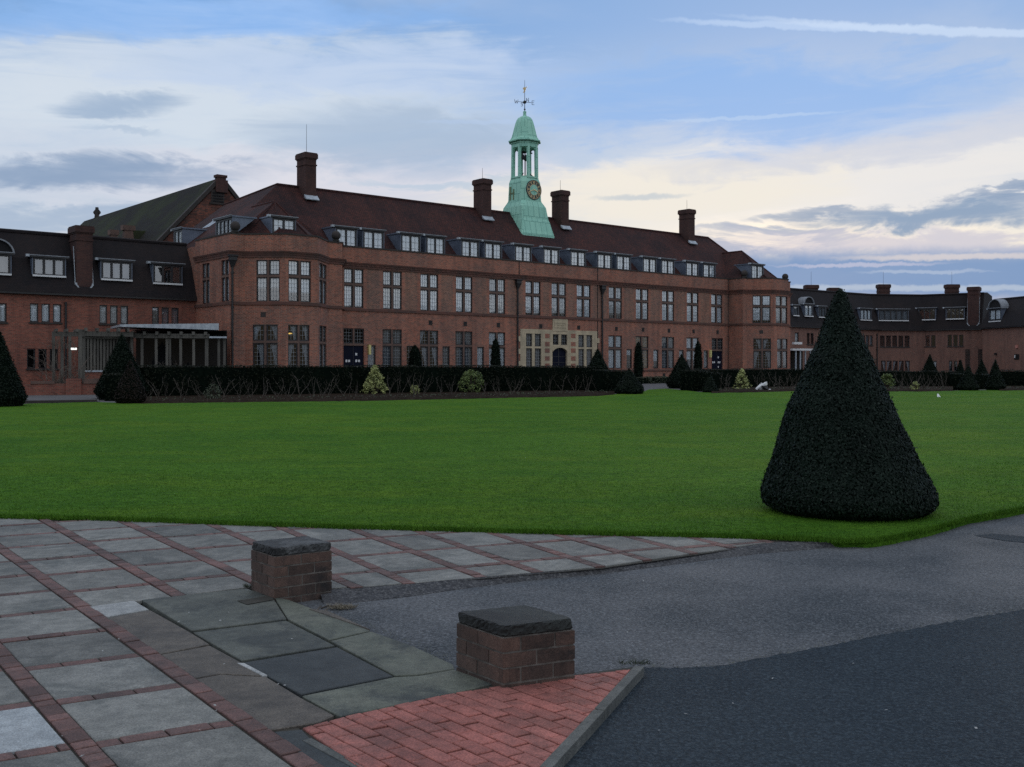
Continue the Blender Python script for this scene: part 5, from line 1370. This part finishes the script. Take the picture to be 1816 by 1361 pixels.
mb = MB(); a = gs.s_of(372); mb.sbox(gs, a, gs.L+.1, -.3, .3, zc1(599.5), zc1(596.5)); mb.build('gutter', 'lead_light', GRm)
mb = MB(); mb.poly([gs.pt(0, -.06, .2), gs.pt(gs.L, -.06, .2), gs.pt(gs.L, -.06, zc1(598)), gs.pt(0, -.06, zc1(598))]); mb.build('pane', 'glass_dark', GRm, fix=False)
mb = MB(); mb.poly([gs.pt(0, -2.6, .2), gs.pt(gs.L, -2.6, .2), gs.pt(gs.L, -2.6, zc1(583)), gs.pt(0, -2.6, zc1(583))]); mb.poly([gs.pt(0, -2.6, zc1(586)), gs.pt(gs.L, -2.6, zc1(586)), gs.pt(gs.L, 0, zc1(586)), gs.pt(0, 0, zc1(586))])
mb.build('back_wall', 'dark_in', GRm, fix=False)
# slatted screen
sa, sb = atY(147, 60.4), atY(233, 62.6); ss = Seg(sa, sb)
SCR = empty('slatted_screen', (*((sa+sb)/2), .3), label='screen of upright grey boards left of the glazed garden room', category='screen')
zs0, zs1 = zat(657, 61), zat(601, 61)
n = 15; mb = MB()
for i in range(n):
    a = ss.L*i/n; mb.sbox(ss, a+.02, a+ss.L/n-.05, -.04, .04, zs0, zs1)
mb.build('board', 'timber', SCR)
mb = MB(); mb.sbox(ss, -.1, ss.L, -.1, .1, zs1, zs1+.16, 0); mb.sbox(ss, -.1, ss.L, -.08, .09, zs0-.1, zs0, 1); mb.sbox(ss, -.12, .08, -.1, .1, .2, zs1+.5, 0); mb.sbox(ss, 0, ss.L, -.12, -.09, zs0, zs1, 2); mb.build('frame', ['timber', 'lead_light', 'dark_in'], SCR)
mb = MB(); mb.sbox(ss, 0, ss.L, -.15, .0, .1, zs0-.1); mb.build('dwarf_wall', 'brick_wing', SCR)
# pergola over the left of it
PG = empty('timber_pergola', (*atY(120, 60), .3), label='weathered timber pergola with bare climbers in front of the left wing', category='pergola')
pg = Seg(atY(92, 59.5), atY(150, 60.3)); pz0, pz1 = zat(597, 60), zat(589, 60)
mb = MB()
mb.sbox(pg, 0, pg.L, -.08, .08, pz0, pz1, 0); P = pg.pt
pg2 = Seg(atY(140, 60.2), atY(236, 61.6)); mb.sbox(pg2, 0, pg2.L, -.08, .08, pz0+.03, pz1+.05)
mb.build('beam', 'timber', PG)
mb = MB()
for px in (95, 110, 124): a = pg.s_of(px); mb.sbox(pg, a-.08, a+.08, -.08, .08, .25, pz0)
a = pg.s_of(142); mb.sbox(pg, a-.1, a+.1, -.1, .1, .25, zat(575, 60)-.3)
mb.build('post', 'timber', PG)
mb = MB()
for px in (100, 118, 136): a = pg.s_of(px); mb.sbox(pg, a-.05, a+.05, -1.6, .5, pz1, pz1+.16)
for px in (152, 172, 192, 210, 226): a = pg2.s_of(px); mb.sbox(pg2, a-.06, a+.06, -.5, .4, pz1+.05, pz1+.25)
mb.build('rafter', 'timber', PG)
# lamp
lp = atY(131, 59.9); mb = MB(); mb.box(lp.x-.15, lp.x+.15, lp.y-.05, lp.y+.05, zat(620.8, 60), zat(617.2, 60), 0); mb.box(lp.x-.22, lp.x+.22, lp.y-.02, lp.y+.3, zat(617, 60), zat(616, 60), 1)
mb.build('wall_light', ['lamp_white', 'iron'], None, label='small lit white tube lamp under the timber pergola', category='lamp')
# climbers: tangles of bare stems
def stems(mb, base, n, hgt, spread, r0=.03, wig=.25, seg=7, thin=.4):
    for _ in range(n):
        p = Vector((base[0]+random.uniform(-spread, spread)*.3, base[1]+random.uniform(-.1, .1), base[2])); d = Vector((random.uniform(-.3, .3), random.uniform(-.2, .2), 1)).normalized(); r_ = r0*random.uniform(.5, 1)
        for k in range(seg):
            q = p+d*(hgt/seg)*random.uniform(.7, 1.2)
            mb.tube(p, q, r_, r_*.85, 4, 0, False); p = q; r_ *= .85
            d = (d+Vector((random.uniform(-wig, wig)*2, random.uniform(-wig, wig), random.uniform(-.15, .1)))).normalized()
            if random.random() < thin:
                e_ = p+Vector((random.uniform(-.4, .4), random.uniform(-.2, .2), random.uniform(-.1, .4))); mb.tube(p, e_, r_*.6, r_*.3, 3, 0, False)
mb = MB()
for px in (95, 103, 112, 122): b = atY(px, 59.4); stems(mb, (b.x, b.y, .3), 7, 3.2, .6, .035, .35, 9, .7)
for px in (92, 108, 125): b = atY(px, 59.4); stems(mb, (b.x, b.y, 2.9), 6, .9, .9, .02, .7, 5, .8)
mb.build('climbing_vine', 'vine', None, fix=False, label='tangle of bare brown climbing stems on the pergola posts', category='climber')
mb = MB(); b = atY(140, 58.6); stems(mb, (b.x, b.y, .25), 5, 2.1, .35, .05, .28, 8, .4); mb.build('bare_shrub', 'bark', None, fix=False, label='pale bare twisted stems at the left end of the slatted screen', category='shrub')
mb = MB(); b = atY(298, 60.9); stems(mb, (b.x, b.y, .3), 9, 2.2, .25, .03, .3, 7, .8); mb.build('bare_shrub', 'bark', None, fix=False, label='pale leafless shrub rising over the hedge before the garden room', category='shrub')
# low garden wall with stones
gw = Seg(atY(44, 57.5), atY(172, 58.6)); mb = MB(); mb.sbox(gw, 0, gw.L, -.35, 0, .1, zat(681, 58)); mb.sbox(gw, 2.1, 2.9, -.4, .12, .1, zat(672, 58), 0); mb.sbox(gw, .3, 1.5, -.36, .06, zat(681, 58), zat(676, 58), 1); mb.sbox(gw, 3., 3.8, -.36, .06, zat(681, 58), zat(672, 58), 1)
mb.build('garden_wall', ['brick_wing', 'stone_trim'], None, label='low rough brick retaining wall below the left wing windows', category='wall')
sheet('terrace_path', [G(*p) for p in [(20, 700), (172, 698), (176, 713), (30, 714.5)]], lambda y: GZ(y)+.012, 'path')
mb = MB(); k0, k1 = G(30, 715), G(172, 712.5); ks = Seg(k0, k1); mb.sbox(ks, 0, ks.L, 0, .15, GZ(47)-.1, GZ(47)+.11); mb.build('kerb', 'coping', None, kind='structure')

# ------------------------------------------------------------------ clipped yews, hedges and shrubs
def cards(P, Nn, size, aspect=.5, tilt=.5):
    """leaf-like quads at points P with outward normals Nn"""
    n = len(P)
    rnd = RNG.normal(size=(n, 3)); nn = Nn+rnd*tilt; nn /= np.linalg.norm(nn, axis=1, keepdims=True)
    t = RNG.normal(size=(n, 3)); t[:, 2] += .3; t -= nn*(t*nn).sum(1, keepdims=True); t /= np.linalg.norm(t, axis=1, keepdims=True)+1e-9
    b = np.cross(nn, t); s = size*RNG.uniform(.6, 1.3, size=(n, 1))
    return np.stack([P-t*s*.5, P+b*s*aspect*.5, P+t*s*.5, P-b*s*aspect*.5], axis=1)
def lump(th, z, seed, k=1.):
    return (np.sin(th*3+seed)+np.sin(th*7+z*5*k+seed*2)*.6+np.sin(th*13-z*9*k+seed)*.5+np.sin(z*14*k+seed*3)*.4)/2.5
def revolve(name, c, zb, prof, n, size, m, core, label, cat, group=None, lumpy=.02, trunk=True, sq=(1., 1.), rot=0., zt=None):
    """a clipped solid of revolution: prof = [(height, radius)], leaf cards over a dark core"""
    zs = np.array([p[0] for p in prof]); rs = np.array([p[1] for p in prof])
    H_ = np.linspace(zs[0], zs[-1], 400); Rr = np.interp(H_, zs, rs); wgt = (Rr+.02)*np.sqrt(1+np.gradient(Rr, H_)**2); cdf = np.cumsum(wgt)/wgt.sum()
    hh = np.interp(RNG.random(n), cdf, H_); th = RNG.random(n)*2*math.pi; seed = random.random()*6
    r_ = np.interp(hh, zs, rs); sl = np.interp(hh, H_, np.gradient(Rr, H_))
    r2 = r_*(1+lumpy*lump(th, hh, seed))+RNG.normal(size=n)*size*.22
    r2 = r2+np.where(RNG.random(n) < .02, size*RNG.random(n)*.9, 0.)
    P_ = np.stack([c[0]+np.cos(th)*r2*sq[0], c[1]+np.sin(th)*r2*sq[1], zb+hh], 1)
    N_ = np.stack([np.cos(th), np.sin(th), -sl*.8], 1); N_ /= np.linalg.norm(N_, axis=1, keepdims=True)
    V = cards(P_, N_, size, .5, .38)
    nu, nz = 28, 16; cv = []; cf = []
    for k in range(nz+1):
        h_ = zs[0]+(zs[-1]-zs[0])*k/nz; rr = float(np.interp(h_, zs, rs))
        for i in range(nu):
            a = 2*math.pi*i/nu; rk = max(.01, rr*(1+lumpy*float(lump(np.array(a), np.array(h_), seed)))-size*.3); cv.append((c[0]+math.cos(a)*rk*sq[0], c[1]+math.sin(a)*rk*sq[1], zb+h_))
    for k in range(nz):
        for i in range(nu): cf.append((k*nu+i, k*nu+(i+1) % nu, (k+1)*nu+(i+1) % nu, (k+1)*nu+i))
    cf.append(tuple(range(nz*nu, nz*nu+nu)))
    root = empty(name, (c[0], c[1], zb), label=label, category=cat)
    if group: root['group'] = group
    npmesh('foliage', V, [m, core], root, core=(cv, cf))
    if trunk:
        mb = MB(); mb.tube((c[0], c[1], zb-.1), (c[0], c[1], zb+max(.3, zs[-1]*.4)), max(.04, rs.max()*.1), max(.03, rs.max()*.06), 8); mb.build('trunk', 'bark_dark', root)
    return root
# the big cone in front
Yc = 13.55; big = [(0., .68), (.04, .94), (.09, 1.04), (.157, 1.085), (.26, 1.09), (.42, 1.03), (.677, .915), (.933, .82), (1.19, .725), (1.453, .625), (1.71, .495), (1.966, .405), (2.22, .285), (2.486, .195), (2.742, .10), (2.86, .05), (2.91, .01)]
cb = atY(1506, Yc)
yew = revolve('yew_cone', cb, .0, big, 70000, .042, 'yew', 'yew_core', 'large dark green clipped yew cone standing on the lawn near the tarmac', 'topiary', 'clipped yew cones', .014)
# lean: the tip sits a little left of the middle of the base
fo = [o for o in yew.children if o.name.startswith('foliage')][0]
co = np.zeros(len(fo.data.vertices)*3, dtype=np.float32); fo.data.vertices.foreach_get('co', co); co = co.reshape(-1, 3)
co[:, 0] -= .115*np.clip(co[:, 2]/1.3, 0, 1); fo.data.vertices.foreach_set('co', co.ravel()); fo.data.update()
# small stray shoots at the base
def cone(px, ytop, half, ybase, label, name='yew_cone', m='yew_far', n=2600, size=.11, blunt=.06, group='clipped yew cones', belly=1., Y=None):
    g = G(px, ybase) if Y is None else atY(px, Y); Rb = half/FPX*g.y; c = atY(px, g.y+Rb*.9); Rb = half/FPX*c.y; zb = GZ(c.y); ht = zat(ytop, c.y)-zb
    pr = [(0, Rb*.82), (.12*ht, Rb), (.3*ht, Rb*.80*belly), (.55*ht, Rb*.52*belly), (.8*ht, Rb*.25*belly), (.95*ht, Rb*.09), (ht, .01)]
    return revolve(name, c, zb, pr, n, size, m, 'yew_core', label, 'topiary', group, .03)
cone(-1, 586, 46, 723, 'tall dark yew cone cut off by the left edge at the lawn corner', n=4500, size=.09)
cone(216, 591, 47, 709, 'tall green yew cone before the slatted screen beside the left wing', n=4500, size=.09, m='yew_far')
cone(231, 638, 27, 717, 'small russet brown yew cone at the left end of the flower bed', m='russet', n=3000, size=.08, belly=1.12)
cone(1060, 618, 34, 693, 'yew cone rising out of the hedge right of the stone entrance', n=2800)
cone(1116, 654, 26, 700, 'squat yew cone left of the gap in the hedge', belly=1.12, n=2600)
cone(1209, 628, 27, 689, 'pointed yew cone right of the gap in the hedge', belly=1.1, n=2600)
cone(1260, 666, 14, 697, 'smallest yew cone at the right end of the sloping hedge block', n=1500)
cone(1649, 628, 18, 676, 'narrow yew cone standing behind the far right hedge before the brick wing', n=1500)
cone(1703, 638, 12, 676, 'short yew cone behind the pair of trellises, left of the drainpipe', n=1200)
cone(1717, 648, 18, 693.5, 'dark green yew cone on the lawn edge in front of the far right hedge', n=1900)
cone(1741, 637, 14, 676, 'small yew cone under the right hand trellis', n=1200)
cone(1765, 638, 17, 693, 'tall black yew cone at the lawn edge before the projecting wall', n=1900)
def column(px, ytop, half, v, label, n=1500):
    k = F.s_of(px, v); c = HP(k, v); zb = GZ(c.y); ht = zat(ytop, c.y)-zb; Rb = half/FPX*c.y
    return revolve('columnar_yew', c, zb, [(0, Rb*.8), (.15*ht, Rb), (.5*ht, Rb*.98), (.8*ht, Rb*.8), (.93*ht, Rb*.5), (1.*ht, .02)], n, .13, 'yew_far', 'yew_core', label, 'tree', 'slim upright yews against the hall', .06)
column(879, 600, 9.5, 1.9, 'slim dark upright yew left of the stone entrance')
column(1132, 606, 8.2, 2.4, 'slim dark upright yew seen in the gap of the hedge', 1800)
column(1238, 605, 7.5, 1.9, 'slim dark upright yew nearest the right end door')
column(736, 612, 13, 1.7, 'dark ragged evergreen shrub against the hall windows', 900)
def hedge(px_pts, ztops, width, label, m='hedge', size=.11, dens=70, name='hedge', cat='hedge', group='clipped hedges round the lawn'):
    """px_pts: [(px, Y)] along the front line; clipped box with soft top edge"""
    C_ = [atY(*p) for p in px_pts]; allV = []; cv = []; cf = []
    for (A, B, z0_, z1_) in zip(C_, C_[1:], ztops, ztops[1:]):
        sg = Seg(A, B); L = sg.L; n = int(L*dens)
        zb0 = GZ(A.y); H0_ = (z0_+z1_)/2-zb0
        a = RNG.random(n)*L; zt_ = z0_+(z1_-z0_)*a/L
        f = RNG.random(n); front = f < H0_/(H0_+width)
        bulge = .05*np.sin(a*1.3+zb0)+.04*np.sin(a*3.1)+.03*np.sin(a*7.7)
        hgt = RNG.random(n)
        o = np.where(front, bulge-.10*np.clip(hgt-.85, 0, 1)*4, -RNG.random(n)*width); z = np.where(front, zb0+hgt*(zt_-zb0), zt_+bulge*.5-.04*(o > -.15))
        x = A.x+sg.t.x*a+sg.n.x*o; y = A.y+sg.t.y*a+sg.n.y*o
        P_ = np.stack([x, y, z], 1)+RNG.normal(size=(n, 3))*size*.2
        N_ = np.where(front[:, None], np.array([sg.n.x, sg.n.y, .15]), np.array([sg.n.x*.2, sg.n.y*.2, 1.]))
        allV.append(cards(P_, N_, size))
        b = len(cv); q = [sg.pt(0, -.06, zb0-.1), sg.pt(L, -.06, zb0-.1), sg.pt(L, -width, zb0-.1), sg.pt(0, -width, zb0-.1), sg.pt(0, -.06, z0_-.05), sg.pt(L, -.06, z1_-.05), sg.pt(L, -width, z1_-.05), sg.pt(0, -width, z0_-.05)]
        cv += q; cf += [tuple(b+i for i in f_) for f_ in [(4, 5, 6, 7), (0, 1, 5, 4), (1, 2, 6, 5), (2, 3, 7, 6), (3, 0, 4, 7)]]
        for sgn, (pp, aa) in ((-1, (A, 0)), (1, (B, L))):       # ends
            n2 = int(width*H0_*60); o = -RNG.random(n2)*width; z = zb0+RNG.random(n2)*H0_
            P2 = np.stack([A.x+sg.t.x*aa+sg.n.x*o, A.y+sg.t.y*aa+sg.n.y*o, z], 1)
            allV.append(cards(P2, np.tile(np.array([sg.t.x*sgn, sg.t.y*sgn, 0.]), (n2, 1)), size))
    loc = (C_[0].x, C_[0].y, GZ(C_[0].y))
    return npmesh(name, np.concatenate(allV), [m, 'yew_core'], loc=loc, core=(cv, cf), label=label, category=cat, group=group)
hedge([(246, 53.5), (460, 56), (660, 58.8), (860, 61.8), (1072, 65.2)], [1.9, 1.9, 1.91, 1.9, 1.88], 1.5, 'long dark clipped hedge in front of the left half of the hall', dens=330)
hedge([(186, 50.6), (222, 50.9)], [1.48, 1.5], 1.2, 'short hedge block between the tall green cone and the russet cone', dens=300)
hedge([(1070, 61.5), (1118, 62.5)], [1.66, 1.62], 1.8, 'hedge block beside the squat cone left of the gap', dens=300)
hedge([(1206, 66.6), (1232, 66.0), (1260, 65.3)], [1.62, 1.58, 1.40], 1.8, 'hedge block with sloping top right of the gap', dens=300)
hedge([(1222, 72.5), (1430, 77.0)], [1.68, 1.68], 1.5, 'dark clipped hedge between the sloping block and the big yew cone', dens=300)
hedge([(1540, 75), (1700, 75.5)], [1.56, 1.52], 1.4, 'far right dark hedge below the curved wing', dens=260)
hedge([(1690, 73.5), (1768, 73.0)], [1.36, 1.32], 1.4, 'low hedge joining the two dark cones at the far right', dens=260)
hedge([(1770, 75), (1900, 74)], [1.58, 1.58], 1.4, 'hedge running out of the frame at the far right edge', dens=260)
hedge([(1090, 84.0), (1250, 92)], [.98, 1.02], .7, 'very low green hedge against the foot of the hall in the gap', m='weed', dens=200)
# beds
mb = MB()
for pts in ([(246, 716), (640, 711.5), (900, 706), (1060, 702.8), (1090, 700)], [(1262, 697.3), (1340, 695.8), (1425, 693.5)], [(1540, 694.5), (1690, 693.5)], [(1772, 692.8), (1900, 691.5)]):
    for (x0, y0), (x1, y1) in zip(pts, pts[1:]):
        n = max(2, int((x1-x0)/12)); prev = None
        for i in range(n+1):
            x = x0+(x1-x0)*i/n; y = y0+(y1-y0)*i/n; a = G(x, y+.8+random.uniform(-.4, .4)); b = atY(x, a.y+9)
            row = [(p.x, p.y, GZ(p.y)+dz) for p, dz in ((a, .0), (a.lerp(b, .05), .09), (a.lerp(b, .3), .13), (b, .1))]
            if prev:
                for k in range(3): mb.poly([prev[k], row[k], row[k+1], prev[k+1]])
            prev = row
mb.build('flower_bed', 'soil', kind='structure', fix=False)
# litter and low plants in the beds
def scatter(name, rng_px, n, size, m, label, cat, dmin, dmax, hz=.05):
    P_ = []; 
    for _ in range(n):
        a, b, y0, y1 = random.choice(rng_px); px = random.uniform(a, b); g = G(px, y0+(y1-y0)*(px-a)/(b-a)); d = random.uniform(dmin, dmax); q = atY(px, g.y+d)
        P_.append((q.x, q.y, GZ(q.y)+.08+random.random()*hz))
    P_ = np.array(P_); N_ = np.tile(np.array([0, -.6, .8]), (n, 1))
    return npmesh(name, cards(P_, N_, size, .6, .8), m, label=label, category=cat, kind='stuff')
BED = [(250, 640, 716, 711.5), (640, 900, 711.5, 706), (900, 1085, 706, 700), (1270, 1425, 697, 693.5), (1545, 1690, 694.5, 693.5), (1775, 1890, 692.8, 691.5)]
scatter('leaf_litter', BED, 1100, .08, 'litter', 'dead leaves and twigs lying on the bare soil of the beds', 'leaf litter', .1, 3.5)
scatter('ground_cover', BED, 1300, .09, 'weed', 'low grey green plants along the front of the beds', 'ground cover', .2, 2.2, .16)
# bare rose bushes
protos = []
for k in range(6):
    mb = MB(); rr_ = random.Random(50+k)
    for s_ in range(rr_.randint(3, 5)):
        p = Vector((rr_.uniform(-.12, .12), rr_.uniform(-.1, .1), 0)); d = Vector((rr_.uniform(-.75, .75), rr_.uniform(-.4, .4), 1)).normalized(); r_ = rr_.uniform(.009, .017)
        for i in range(5):
            q = p+d*rr_.uniform(.14, .26); mb.tube(p, q, r_, r_*.85, 4, 0, False); p = q; r_ *= .85
            d = (d+Vector((rr_.uniform(-.5, .5), rr_.uniform(-.3, .3), rr_.uniform(-.1, .2)))).normalized()
            if rr_.random() < .6:
                e_ = p+Vector((rr_.uniform(-.22, .22), rr_.uniform(-.1, .1), rr_.uniform(.02, .2))); mb.tube(p, e_, r_*.8, r_*.5, 4, 0, False)
                if rr_.random() < .5: mb.tube(e_, e_+Vector((rr_.uniform(-.12, .12), 0, rr_.uniform(0, .12))), r_*.5, r_*.3, 3, 0, False)
    o = mb.build('rose_bush', 'bark', None, fix=False); protos.append(o); COL.objects.unlink(o)
rose_spots = [(x+random.uniform(-5, 5), 3.0+random.uniform(-.6, 1.4)) for x in list(range(258, 640, 21))+list(range(690, 820, 22))+list(range(862, 1090, 22))]
rose_spots += [(x+random.uniform(-3, 3), 3.2+random.uniform(-.5, 1.2)) for x in list(range(1275, 1300, 10))+list(range(1345, 1425, 11))+list(range(1592, 1680, 8))]
for i, (px, d) in enumerate(rose_spots):
    base = [b for b in BED if b[0]-8 <= px <= b[1]+8] or [BED[2]]
    a, b, y0, y1 = base[0]; g = G(px, y0+(y1-y0)*(px-a)/(b-a)); q = atY(px, g.y+d)
    o = protos[i % 6].copy(); COL.objects.link(o); o.location = (q.x, q.y, GZ(q.y)+.06); o.rotation_euler = (0, 0, random.uniform(0, 6.28)); s_ = random.uniform(.85, 1.25); o.scale = (s_, s_, s_*random.uniform(.85, 1.15))
    o['label'] = 'leafless rose bush with bare pale brown stems in the bed before a hedge'; o['category'] = 'rose bush'; o['group'] = 'bare rose bushes in the beds'
for o in protos: bpy.data.objects.remove(o)
# leafy shrubs
def shrub(px, ybase, ytop, half, n, size, m, label, kind='round', name='garden_shrub'):
    g = G(px, ybase); c = g; Rb = half/FPX*g.y; zb = GZ(g.y); ht = zat(ytop, g.y)-zb
    root = empty(name, (c.x, c.y, zb), label=label, category='shrub')
    P_ = []; N_ = []
    ncl = n//9
    for _ in range(ncl):
        t = random.random()**(.75 if kind == 'cone' else .9); a = random.uniform(0, 6.28)
        rr = Rb*((1-t)**.75*1.0+.03 if kind == 'cone' else math.sqrt(max(0, 1-(2*t-.85)**2*.72)))*random.uniform(.6, 1.08)
        cc = np.array([c.x+math.cos(a)*rr, c.y+math.sin(a)*rr, zb+ht*(.06+.92*t)])
        for k in range(9):
            v = RNG.normal(size=3); v /= np.linalg.norm(v); P_.append(cc+v*size*.75); N_.append(v*.8+np.array([math.cos(a)*.4, math.sin(a)*.4, .6]))
    V = cards(np.array(P_), np.array(N_), size, .5, .35)
    npmesh('foliage', V, m, root)
    mb = MB()
    for k in range(7):
        a = k*.9; e_ = Vector((c.x+math.cos(a)*Rb*.5, c.y+math.sin(a)*Rb*.5, zb+ht*random.uniform(.4, .85))); mb.tube((c.x+math.cos(a)*.06, c.y+math.sin(a)*.06, zb), e_, .03, .01, 4, 0, False)
    mb.tube((c.x, c.y, zb), (c.x, c.y, zb+ht*.9), .04, .012, 5)
    mb.build('stem', 'bark_dark', root, fix=False)
    return root
shrub(665, 702, 648, 25, 2000, .105, 'variegated', 'tall cone shaped variegated shrub with cream yellow leaves in the left bed', 'cone')
shrub(836, 699, 657, 22, 1300, .12, 'shrub', 'rounded green shrub in the bed left of the stone entrance')
shrub(1316, 693, 655, 16, 1300, .12, 'variegated', 'smaller cone shaped variegated shrub beside the white litter', 'cone')
shrub(1573, 692, 663, 12, 700, .13, 'shrub', 'round yellow green shrub just right of the big yew cone')
shrub(1623, 693.5, 678, 7, 240, .12, 'variegated', 'little yellow shrub in the far right bed')
shrub(736, 703, 683, 8, 260, .10, 'variegated', 'little yellow leaved shrub right of the tall variegated one')
shrub(378, 711, 683, 15, 700, .10, 'weed', 'low grey green shrub among bare roses in the left bed')
# white crumpled plastic and a black sack in the bed
c = G(1353, 694.5); zb = GZ(c.y); kk = c.y/FPX
SK = empty('rubbish_sack', (c.x, c.y, zb), label='crumpled black and white plastic sheet lying in the bed beside the variegated shrub', category='litter')
def crumple(mb, outline, th, amp, seed, fwd=0.):
    rr_ = random.Random(seed); n = len(outline); cx = sum(p[0] for p in outline)/n; cz = sum(p[1] for p in outline)/n
    rings_ = []
    for k, f in enumerate((1., .72, .4, .12)):
        rings_.append([(c.x+(cx+(p[0]-cx)*f)*kk, c.y-fwd-th*(1-f*f)+rr_.uniform(-amp, amp)*.6, zb+(cz+(p[1]-cz)*f)*kk+rr_.uniform(-amp, amp)*.4) for p in outline])
    bk = [[(x, c.y+th*.8*(1-f*f)+.03, z) for (x, y, z) in r_] for r_, f in zip(rings_, (1., .72, .4, .12))]
    mb.rings(rings_, 0, False, True); mb.rings(bk, 0, False, True)
mb = MB(); crumple(mb, [(-13, 5), (-12, 2), (-9, 4), (-4, 2.5), (1, -.5), (-2, 5), (-5, 11), (-3, 15), (0, 14), (4, 17), (7, 18), (8, 14), (8, 11), (5, 12), (2, 11), (-2, 13), (-5, 13), (-9, 10)], .12, .05, 2); mb.build('white_sheet', 'plastic_white', SK)
mb = MB(); crumple(mb, [(1, 0), (-3, 6), (-4, 11), (1, 10), (7, 10), (8, 4), (7, 0)], .10, .05, 3, .22); mb.build('black_sack', 'plastic_black', SK)
mb = MB(); crumple(mb, [(9, .5), (9, 4), (12, 5), (14, 4), (14, 1), (11, -.3)], .08, .04, 4); mb.build('white_scrap', 'plastic_white', SK)
# scrap of white paper folded like a tent on the lawn
g = G(1664.5, 705.3); k2 = g.y/FPX; zg = GZ(g.y)+.02
mb = MB(); ap = (g.x-.02, g.y+.08, zg+6*k2)
mb.hexa([(g.x-3*k2, g.y-.05, zg+.02), (g.x-1.2*k2, g.y-.1, zg), (g.x-.2*k2, g.y, zg+2.2*k2), (g.x-1.5*k2, g.y+.05, zg+2.4*k2), (ap[0]-.03, ap[1], ap[2]), (ap[0]+.03, ap[1]-.03, ap[2]), (ap[0]+.04, ap[1]+.02, ap[2]-.02), (ap[0]-.02, ap[1]+.03, ap[2]-.02)])
mb.hexa([(g.x+.4*k2, g.y-.08, zg+.3*k2), (g.x+3.2*k2, g.y-.05, zg), (g.x+3.*k2, g.y+.1, zg+.05), (g.x+.2*k2, g.y+.05, zg+1.8*k2), (ap[0]-.02, ap[1]-.02, ap[2]), (ap[0]+.05, ap[1]-.01, ap[2]-.01), (ap[0]+.05, ap[1]+.03, ap[2]-.03), (ap[0]-.02, ap[1]+.03, ap[2]-.02)])
mb.build('paper_scrap', 'plastic_white', None, label='small white scrap lying on the far lawn right of the big yew cone', category='litter')

P_ = []
for _ in range(46):
    px, py = random.uniform(620, 1816), random.uniform(985, 1350)
    if random.random() < .3: px, py = random.uniform(0, 520), random.uniform(960, 1350)
    g = G(px, py, -.05 if px > 600 else .004); P_.append((g.x, g.y, -.045 if px > 600 else .012))
P_ = np.array(P_); npmesh('scattered_scraps', cards(P_, np.tile(np.array([0, 0, 1.]), (len(P_), 1)), .022, .5, .25), 'mortar_pale', label='tiny pale leaf and paper scraps scattered over the tarmac and slabs', category='litter', kind='stuff')

P_ = []
for _ in range(520):
    px = random.uniform(1150, 1830); py = interp(EDGE, px)-abs(random.gauss(0, 5))+1.5; g = G(px, py, -.055); P_.append((g.x, g.y, -.048))
for _ in range(260):
    px = random.uniform(590, 800); py = 1083+(px-577)*.42+random.gauss(-6, 5); g = G(px, py, -.055); P_.append((g.x, g.y, -.05))
P_ = np.array(P_); npmesh('loose_grit', cards(P_, np.tile(np.array([0, 0, 1.]), (len(P_), 1)), .011, .7, .4), 'flag_c', label='loose pale grit gathered along the edges of the tarmac', category='grit', kind='stuff')
